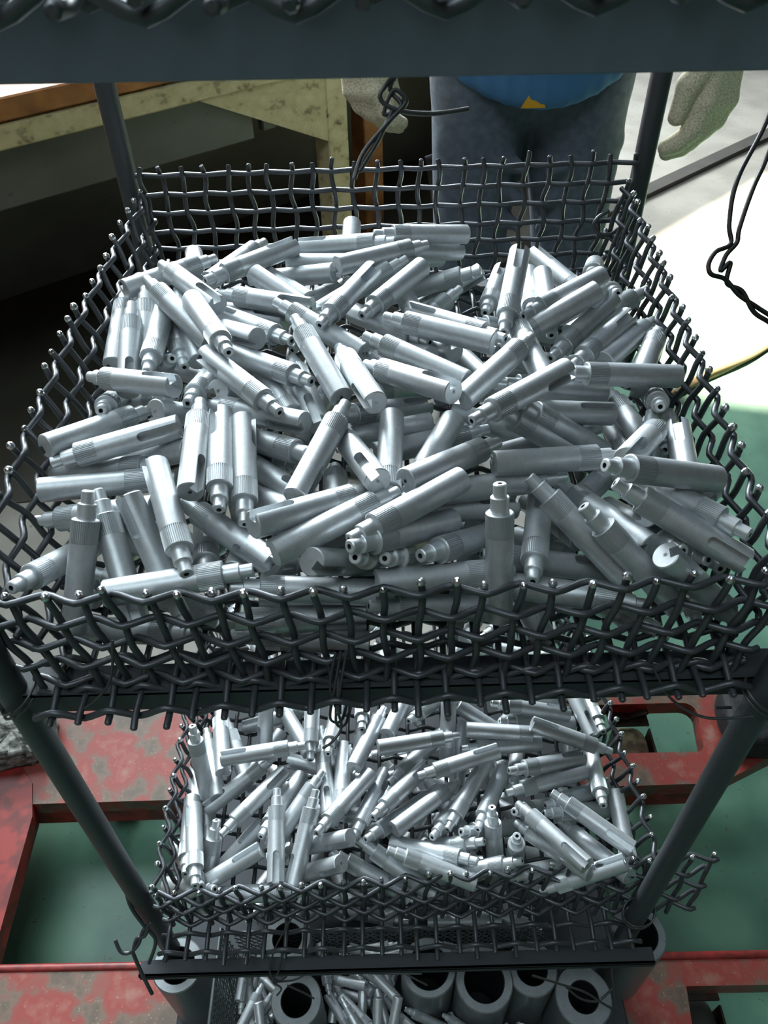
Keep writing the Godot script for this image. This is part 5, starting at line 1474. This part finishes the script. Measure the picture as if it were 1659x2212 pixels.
	buried(.0242,.4551,-.7738, -.0678,.4698,-.7212, 176)
	buried(.0485,.5014,-.7740, -.0457,.4513,-.7814, 1)
	buried(.2265,.4650,-.8145, .2093,.4390,-.7121, 17)
	buried(.0372,.4408,-.7049, -.0247,.4603,-.6198, 251)
	buried(.2243,.4997,-.7468, .1353,.4977,-.6875, 99)
	buried(-.2056,.4427,-.5840, -.1039,.4744,-.5941, 360)
	buried(-.0284,.4574,-.4107, .0125,.4536,-.5095, 337)
	buried(.1628,.4523,-.7046, .2542,.4750,-.6538, 89)
	buried(.2005,.4538,-.8292, .1148,.4528,-.7651, 296)
	buried(-.0343,.4800,-.5789, -.0482,.4498,-.4772, 296)
	buried(-.1587,.5127,-.6315, -.2105,.4800,-.7192, 349)
	buried(-.1423,.4678,-.6310, -.2346,.4427,-.6789, 104)
	buried(-.0417,.4620,-.6065, -.0943,.4722,-.6992, 284)
	buried(.1349,.4440,-.4795, .1258,.4668,-.5836, 44)
	buried(.2165,.5147,-.6355, .2501,.4778,-.7301, 262)
	buried(.1822,.4316,-.5592, .1525,.4719,-.4647, 133)
	buried(-.1495,.4549,-.5670, -.2045,.4575,-.4752, 196)
	buried(.0158,.5160,-.6135, -.0177,.4670,-.7026, 299)
	buried(-.1581,.4815,-.6191, -.0539,.5053,-.6235, 310)
	buried(-.0718,.4518,-.4716, -.0952,.4531,-.5760, 85)
	buried(-.1631,.4669,-.7289, -.0961,.5094,-.8007, 61)
	buried(.1417,.4397,-.5593, .2159,.4853,-.6215, 334)
	buried(-.0488,.4548,-.8017, -.1537,.4709,-.8156, 2)
	buried(.0740,.5287,-.7059, .1447,.4803,-.6419, 304)
	buried(-.1171,.4569,-.4585, -.0163,.4791,-.4301, 39)
	buried(.0327,.4489,-.8237, -.0668,.4883,-.8261, 15)
	buried(-.1798,.4661,-.7643, -.1040,.5141,-.8225, 202)
	buried(.0973,.4600,-.4043, .0430,.4592,-.4965, 41)
	buried(-.0238,.4926,-.6473, .0414,.4613,-.5685, 77)
	buried(.2593,.5075,-.7986, .1845,.4603,-.7383, 346)
	buried(.1774,.4356,-.6850, .2434,.4800,-.6134, 354)
	buried(.0867,.4725,-.8342, .0933,.4414,-.7321, 340)
	buried(.2172,.4653,-.4698, .2285,.4348,-.3679, 308)

func pins_tray():
	var g := "pins on the bottom tray"
	var b := "steel pin lying on the bottom tray behind the upright tubes"
	pin(-.1466,.2852,-.4814, -.2049,.2945,-.3921, 271, b, g)
	pin(.0866,.2356,-.5353, .0216,.2323,-.4503, 74, b, g)
	pin(-.0212,.2545,-.4257, .0817,.2272,-.4357, 283, b, g)
	pin(-.0073,.2768,-.4574, -.0778,.2452,-.5314, 51, b, g)
	pin(-.2006,.2573,-.3888, -.1622,.2350,-.4861, 96, b, g)
	pin(-.0208,.2599,-.5730, -.1200,.2525,-.5336, 132, b, g)
	pin(.1324,.2656,-.5623, .2128,.2963,-.4988, 305, b, g)
	pin(.1606,.2371,-.5837, .0789,.2408,-.6526, 139, b, g)
	pin(-.0770,.1861,-.5662, -.0340,.1896,-.4683, 247, b, g)
	pin(-.2026,.1777,-.4266, -.1453,.1960,-.5152, 201, b, g)
	pin(.2261,.2641,-.5687, .1624,.2866,-.6517, 281, b, g)
	pin(.2051,.2645,-.4187, .1079,.2717,-.4629, 72, b, g)
	pin(.1445,.1743,-.5062, .2379,.2034,-.5497, 297, b, g)
	pin(.0880,.2006,-.5978, .1758,.2310,-.5448, 236, b, g)
	pin(-.1828,.2128,-.5741, -.0825,.2240,-.5386, 259, b, g)
	pin(-.1271,.1918,-.5339, -.0588,.2117,-.6138, 96, b, g)
	pin(-.1654,.1795,-.5636, -.1028,.2047,-.6467, 275, b, g)
	pin(-.0981,.2916,-.4789, -.1635,.2675,-.3977, 215, b, g)
	pin(.0369,.2283,-.6006, -.0588,.2237,-.5529, 25, b, g)
	pin(-.1008,.2408,-.4130, -.0064,.2438,-.4633, 56, b, g)
	pin(-.1944,.2572,-.6251, -.1296,.2844,-.5444, 173, b, g)
	pin(-.1870,.2400,-.5569, -.1737,.2631,-.4533, 224, b, g)
	pin(.0108,.2868,-.4683, .0659,.2736,-.5591, 151, b, g)
	pin(.0433,.1990,-.5507, -.0311,.1732,-.6231, 89, b, g)
	pin(-.0548,.2167,-.4162, .0015,.2206,-.5072, 286, b, g)
	pin(.1217,.2865,-.5466, .0976,.2925,-.6507, 72, b, g)
	pin(.1110,.2686,-.5372, .0339,.2964,-.4684, 282, b, g)
	pin(.0765,.2609,-.4445, .1478,.2373,-.5207, 109, b, g)
	pin(.0294,.2837,-.5559, -.0684,.2734,-.5137, 281, b, g)
	pin(-.0203,.2420,-.5338, -.1156,.2149,-.4933, 229, b, g)
	pin(.1253,.1942,-.4876, .2262,.2256,-.4706, 313, b, g)
	pin(.1608,.2791,-.3915, .0943,.2971,-.4734, 38, b, g)
	pin(.0984,.2384,-.4364, .1984,.2417,-.3985, 125, b, g)
	pin(.0201,.2589,-.4468, .0759,.2732,-.5370, 318, b, g)
	pin(.2372,.2869,-.4408, .1466,.2769,-.4968, 205, b, g)
	pin(-.1083,.2981,-.5316, -.0513,.2737,-.6188, 92, b, g)
	pin(.1091,.2100,-.4624, .0037,.1989,-.4470, 163, b, g)
	pin(-.1172,.2481,-.4248, -.1466,.2622,-.5267, 59, b, g)
	pin(.0809,.2594,-.4202, -.0209,.2321,-.4018, 318, b, g)
	pin(.0539,.2492,-.5456, -.0142,.2774,-.6231, 8, b, g)
	pin(-.1410,.2159,-.4123, -.0850,.2458,-.4984, 355, b, g)
	pin(.0337,.2035,-.5233, .1399,.1908,-.5264, 251, b, g)
	pin(.0710,.1860,-.6343, .1574,.2070,-.5747, 87, b, g)
	pin(-.0635,.2372,-.6566, -.1479,.2495,-.5919, 305, b, g)
	pin(.1259,.2977,-.6485, .1798,.2804,-.5577, 8, b, g)
	pin(.2239,.2539,-.6236, .1203,.2608,-.5977, 335, b, g)
	pin(-.0814,.1806,-.4293, .0213,.1953,-.4031, 62, b, g)
	pin(.0107,.2175,-.4193, .1093,.1869,-.4475, 14, b, g)
	pin(-.1449,.1952,-.4112, -.0483,.1989,-.4569, 264, b, g)
	pin(-.0405,.2795,-.4224, .0649,.2823,-.4406, 341, b, g)
	pin(-.0446,.1940,-.5903, .0251,.1844,-.5097, 294, b, g)
	pin(.1367,.2574,-.4793, .1820,.2555,-.5763, 230, b, g)
	pin(-.0612,.2758,-.4054, -.1077,.2684,-.5015, 76, b, g)
	pin(.0481,.2038,-.4004, .1546,.2128,-.3949, 96, b, g)
	pin(-.0437,.2813,-.5780, .0617,.2927,-.5925, 231, b, g)
	pin(.1498,.2183,-.4233, .1015,.2158,-.5188, 171, b, g)
	pin(.0534,.2556,-.6558, -.0512,.2481,-.6346, 282, b, g)
	pin(-.0201,.2086,-.5345, .0758,.2349,-.5740, 88, b, g)
	pin(.0184,.1855,-.6367, .0722,.2051,-.5463, 233, b, g)
	pin(.1117,.1954,-.4224, .2132,.1968,-.3885, 88, b, g)
	pin(-.0779,.2705,-.6330, -.1442,.2446,-.5531, 263, b, g)
	pin(.0157,.2585,-.6241, .1190,.2635,-.6513, 261, b, g)
	pin(.1568,.2385,-.4554, .1953,.2588,-.5532, 118, b, g)
	pin(.1882,.2476,-.4440, .2187,.2678,-.5445, 234, b, g)

func pins_small():
	var g := "small pins in the bottom box"
	var b := "small slim steel pin lying in the expanded metal box among tubes"
	small_pin(.0369,.2806,-.2388, -.0051,.2546,-.2763, 149, b, g)
	small_pin(.0291,.2074,-.2305, .0862,.1987,-.2530, 279, b, g)
	small_pin(-.0151,.2307,-.2988, .0236,.2367,-.2508, 59, b, g)
	small_pin(-.1967,.2594,-.2476, -.1643,.2595,-.3004, 153, b, g)
	small_pin(.1637,.2315,-.2166, .1446,.2084,-.2709, 319, b, g)
	small_pin(-.0171,.2437,-.3240, .0314,.2714,-.3511, 156, b, g)
	small_pin(-.0179,.2142,-.3358, -.0498,.1889,-.2891, 134, b, g)
	small_pin(-.0354,.2202,-.3094, -.0177,.2155,-.2501, 99, b, g)
	small_pin(-.0444,.2489,-.3096, -.0473,.2368,-.2488, 354, b, g)
	small_pin(-.0245,.2532,-.2081, .0369,.2485,-.2009, 241, b, g)
	small_pin(-.0238,.2851,-.2855, -.0270,.2567,-.2304, 308, b, g)
	small_pin(-.1671,.2203,-.2603, -.1780,.1971,-.2038, 284, b, g)
	small_pin(.0728,.1941,-.2170, .1343,.1944,-.2253, 29, b, g)
	small_pin(-.0661,.2158,-.2625, -.0070,.1972,-.2613, 189, b, g)
	small_pin(.1159,.2701,-.2193, .0601,.2661,-.2460, 158, b, g)
	small_pin(-.0277,.2808,-.3444, -.0019,.2581,-.2928, 238, b, g)
	small_pin(.1180,.2545,-.2124, .1753,.2778,-.2087, 254, b, g)
	small_pin(.0780,.1923,-.2001, .0162,.1897,-.2043, 55, b, g)
	small_pin(-.0697,.2370,-.2564, -.1123,.2129,-.2184, 163, b, g)
	small_pin(-.0111,.2182,-.2760, -.0028,.1964,-.2185, 341, b, g)
	small_pin(.0734,.2438,-.2592, .1097,.2169,-.2168, 333, b, g)
	small_pin(-.0338,.2850,-.2199, .0225,.2595,-.2149, 216, b, g)
	small_pin(-.0541,.2872,-.2095, -.1152,.2923,-.2006, 49, b, g)
	small_pin(-.0860,.2281,-.2725, -.0780,.2465,-.3311, 260, b, g)
	small_pin(-.0518,.1771,-.2013, -.1066,.2021,-.2162, 79, b, g)
	small_pin(-.0918,.2188,-.2179, -.0319,.2034,-.2148, 334, b, g)
	small_pin(-.1014,.2103,-.3449, -.0722,.2066,-.2903, 350, b, g)
	small_pin(.0798,.2251,-.2032, .0230,.2068,-.2200, 80, b, g)
	small_pin(-.1648,.1808,-.2704, -.1533,.1904,-.2102, 178, b, g)
	small_pin(-.0362,.2496,-.2542, .0049,.2282,-.2130, 89, b, g)
	small_pin(.0022,.2999,-.2826, -.0129,.2720,-.2294, 188, b, g)
	small_pin(.1032,.2551,-.2471, .0593,.2409,-.2056, 59, b, g)
	small_pin(-.0387,.2813,-.3003, -.0966,.2655,-.3157, 281, b, g)
	small_pin(-.1055,.2855,-.2248, -.1666,.2807,-.2152, 195, b, g)
	small_pin(-.0200,.1842,-.3382, -.0775,.2066,-.3437, 35, b, g)
	small_pin(-.0419,.2626,-.2624, -.0823,.2550,-.3088, 244, b, g)
	small_pin(-.1570,.2446,-.2543, -.1333,.2689,-.2024, 330, b, g)
	small_pin(-.2033,.2045,-.2500, -.1637,.1927,-.2961, 110, b, g)
	small_pin(-.1989,.2274,-.3275, -.1692,.2270,-.2731, 282, b, g)
	small_pin(-.1362,.2128,-.2258, -.1904,.1868,-.2410, 201, b, g)
	small_pin(-.2004,.2853,-.2488, -.1729,.2857,-.3044, 224, b, g)
	small_pin(.0015,.2814,-.2838, -.0434,.2973,-.3234, 254, b, g)
	small_pin(.0067,.2621,-.2348, .0659,.2535,-.2513, 344, b, g)
	small_pin(.1158,.2886,-.2148, .0591,.2688,-.2301, 84, b, g)
	small_pin(-.1943,.2280,-.2024, -.1490,.2305,-.2447, 31, b, g)
	small_pin(.1594,.2467,-.2622, .1442,.2492,-.2021, 1, b, g)
	small_pin(-.0590,.1888,-.2695, -.1001,.1821,-.2236, 267, b, g)
	small_pin(-.1548,.2413,-.3083, -.1976,.2365,-.2636, 346, b, g)
	small_pin(-.0002,.2132,-.3375, -.0266,.1901,-.2863, 119, b, g)
	small_pin(-.0315,.2315,-.2031, -.0539,.2547,-.2561, 258, b, g)
	small_pin(.0076,.2078,-.2784, .0058,.1815,-.2223, 117, b, g)
	small_pin(.0956,.1863,-.2506, .1557,.1915,-.2364, 249, b, g)
	small_pin(.0519,.1967,-.2235, .0063,.1718,-.2573, 24, b, g)
	small_pin(-.0698,.2518,-.2588, -.0839,.2674,-.2005, 72, b, g)
	small_pin(.0806,.2878,-.2486, .0280,.2797,-.2168, 105, b, g)
	small_pin(-.0367,.2851,-.2332, -.0701,.2926,-.2849, 83, b, g)
	small_pin(.1333,.2690,-.3449, .0769,.2887,-.3283, 196, b, g)
	small_pin(-.0659,.1916,-.2338, -.0101,.1753,-.2555, 159, b, g)
	small_pin(.1278,.2583,-.3327, .1883,.2522,-.3448, 252, b, g)
	small_pin(-.1061,.2143,-.2411, -.0626,.1974,-.2819, 163, b, g)
	small_pin(.1438,.2962,-.2001, .1792,.2694,-.2434, 333, b, g)
	small_pin(.1552,.2180,-.2068, .1063,.2349,-.2410, 61, b, g)
	small_pin(-.0329,.2372,-.2935, -.0894,.2200,-.3121, 185, b, g)
	small_pin(-.0665,.2324,-.2151, -.1280,.2352,-.2079, 140, b, g)
	small_pin(.1404,.2212,-.3239, .0866,.2427,-.3459, 145, b, g)
	small_pin(-.1754,.2961,-.2816, -.1639,.2734,-.2250, 288, b, g)
	small_pin(-.0155,.2074,-.2171, .0329,.2245,-.2518, 164, b, g)
	small_pin(-.1723,.1814,-.2931, -.2042,.1882,-.3458, 283, b, g)
	small_pin(.0400,.1952,-.2693, .0605,.1768,-.2138, 51, b, g)
	small_pin(.1411,.2042,-.2429, .0800,.1952,-.2383, 202, b, g)
	small_pin(-.1507,.2231,-.3023, -.1972,.2069,-.3400, 193, b, g)
	small_pin(-.0901,.2700,-.2947, -.0543,.2792,-.2449, 359, b, g)
	small_pin(.0697,.2136,-.3518, .1299,.2285,-.3511, 282, b, g)
	small_pin(-.1188,.2560,-.2253, -.0613,.2470,-.2038, 82, b, g)
	small_pin(.1636,.2053,-.2267, .1037,.2167,-.2381, 99, b, g)
	small_pin(-.0225,.2747,-.3070, -.0736,.2928,-.3371, 329, b, g)
	small_pin(.0199,.2060,-.2730, .0205,.1834,-.2152, 207, b, g)
	small_pin(.0111,.2455,-.2429, -.0325,.2720,-.2077, 272, b, g)
	small_pin(-.1008,.2895,-.3495, -.0857,.2858,-.2894, 180, b, g)
	small_pin(.0188,.2475,-.2254, .0791,.2341,-.2301, 128, b, g)
	small_pin(-.1513,.2149,-.2115, -.0952,.2339,-.2298, 84, b, g)
	small_pin(-.2045,.2279,-.2188, -.1901,.2225,-.2788, 318, b, g)
	small_pin(.1052,.2274,-.2029, .0645,.2160,-.2483, 176, b, g)
	small_pin(-.1774,.2736,-.2689, -.2034,.2666,-.3247, 253, b, g)
	small_pin(-.0378,.2276,-.3267, .0197,.2281,-.3498, 17, b, g)
	small_pin(-.0971,.2076,-.2300, -.0430,.1960,-.2580, 93, b, g)
	small_pin(.0936,.2409,-.2270, .1489,.2687,-.2305, 51, b, g)
	small_pin(-.0739,.1957,-.3302, -.0192,.1725,-.3126, 318, b, g)
	small_pin(-.0319,.2719,-.2946, -.0699,.2502,-.3386, 206, b, g)
	small_pin(.1416,.1969,-.3329, .0877,.1676,-.3419, 131, b, g)
	small_pin(.1774,.2099,-.2050, .1871,.2348,-.2610, 107, b, g)
	small_pin(-.0873,.1959,-.3500, -.0736,.1713,-.2948, 256, b, g)
	small_pin(.1045,.2780,-.2376, .0591,.2541,-.2724, 337, b, g)
	small_pin(-.1147,.2782,-.2376, -.0544,.2922,-.2336, 173, b, g)
	small_pin(-.2024,.2062,-.3129, -.1897,.1781,-.2591, 54, b, g)
	small_pin(.1663,.1890,-.2019, .1070,.2063,-.2070, 315, b, g)
	small_pin(-.1467,.2284,-.2221, -.1986,.2571,-.2042, 100, b, g)
	small_pin(-.0590,.2236,-.3449, -.0044,.1951,-.3517, 83, b, g)
	small_pin(.1861,.2457,-.2192, .1391,.2676,-.2533, 123, b, g)
	small_pin(.0854,.2604,-.2209, .0318,.2849,-.2015, 50, b, g)
	small_pin(-.0263,.2613,-.3030, -.0087,.2424,-.2467, 86, b, g)
	small_pin(-.2018,.2756,-.2397, -.1501,.2487,-.2186, 345, b, g)
	small_pin(-.0722,.2713,-.2911, -.0273,.2813,-.2496, 120, b, g)
	small_pin(-.2016,.2825,-.2868, -.1954,.2868,-.3483, 319, b, g)
	small_pin(.0622,.2350,-.2611, .0098,.2635,-.2779, 164, b, g)
	small_pin(.1637,.3007,-.2409, .1202,.2757,-.2044, 331, b, g)
	small_pin(-.0067,.2283,-.2503, .0300,.2268,-.2004, 356, b, g)
	small_pin(-.1820,.2516,-.3507, -.1988,.2342,-.2936, 206, b, g)
	small_pin(-.0184,.2351,-.3092, -.0787,.2298,-.3227, 306, b, g)
	small_pin(.1089,.2477,-.3434, .0522,.2716,-.3508, 212, b, g)
	small_pin(-.0775,.2334,-.2283, -.0174,.2209,-.2198, 3, b, g)
	small_pin(-.1126,.2598,-.2042, -.1558,.2822,-.2427, 326, b, g)
	small_pin(-.1995,.2553,-.3408, -.2040,.2522,-.2790, 57, b, g)
	small_pin(.0237,.2534,-.3499, -.0366,.2427,-.3399, 19, b, g)
	small_pin(.0671,.2355,-.2770, .0975,.2072,-.2309, 56, b, g)
	small_pin(-.0622,.2782,-.3471, -.0081,.2987,-.3250, 24, b, g)
	small_pin(-.0127,.2830,-.2047, .0427,.2949,-.2298, 228, b, g)
	small_pin(-.0229,.2328,-.2617, -.0756,.2226,-.2927, 280, b, g)
	small_pin(-.0524,.1747,-.2714, .0069,.1920,-.2761, 248, b, g)
	small_pin(-.0572,.2630,-.3455, .0035,.2743,-.3512, 271, b, g)

func pins_top():
	var g := "pins in the topmost basket"
	var b := "steel pin lying in the topmost basket above the blurred bar"
	buried(.1644,1.4358,-.4048, .2082,1.4418,-.5023, 189)
	buried(.1478,1.4384,-.5220, .2001,1.4321,-.6152, 29)
	buried(.0520,1.4497,-.5024, .0422,1.4367,-.6082, 353)
	buried(.1103,1.4298,-.4222, .0545,1.4265,-.5134, 246)
	buried(.0246,1.4161,-.6037, .0392,1.4016,-.4987, 232)
	buried(.0074,1.4003,-.3929, .0591,1.3797,-.4843, 264)
	buried(.2239,1.4422,-.3915, .1193,1.4471,-.3698, 137)
	buried(.0524,1.4105,-.3752, .1042,1.4000,-.4682, 156)
	buried(.1439,1.4243,-.3760, .0432,1.4452,-.4055, 296)
	buried(.2040,1.4037,-.4917, .0987,1.3854,-.4950, 158)
	buried(-.0296,1.4188,-.6190, -.0058,1.4250,-.5148, 33)
	buried(.1252,1.4273,-.4865, .2272,1.4167,-.5170, 271)
	buried(.0130,1.4221,-.3970, -.0284,1.4061,-.4944, 358)
	buried(.1179,1.4051,-.5371, .0371,1.3952,-.6065, 314)
	buried(.1085,1.4469,-.4990, .1308,1.4379,-.6033, 294)
	buried(.2128,1.4139,-.4591, .1161,1.4033,-.4146, 172)
	buried(-.0254,1.4046,-.5488, .0131,1.3834,-.4512, 179)
	buried(.0982,1.4269,-.5400, .1882,1.4059,-.5941, 111)
	buried(.2126,1.3947,-.6170, .1930,1.3824,-.5126, 50)
	buried(.0874,1.3898,-.5981, .1537,1.3922,-.5142, 302)
	buried(.2186,1.3818,-.4752, .2245,1.3983,-.5807, 281)
	buried(.2223,1.4017,-.4097, .1217,1.3949,-.3739, 160)
	buried(-.0049,1.3954,-.6152, .0562,1.3811,-.5285, 302)
	buried(.1623,1.4533,-.4464, .1987,1.4332,-.5450, 63)
	buried(.0363,1.4394,-.4691, .0243,1.4407,-.5754, 160)
	buried(.0148,1.4130,-.5032, .0066,1.4329,-.6080, 308)
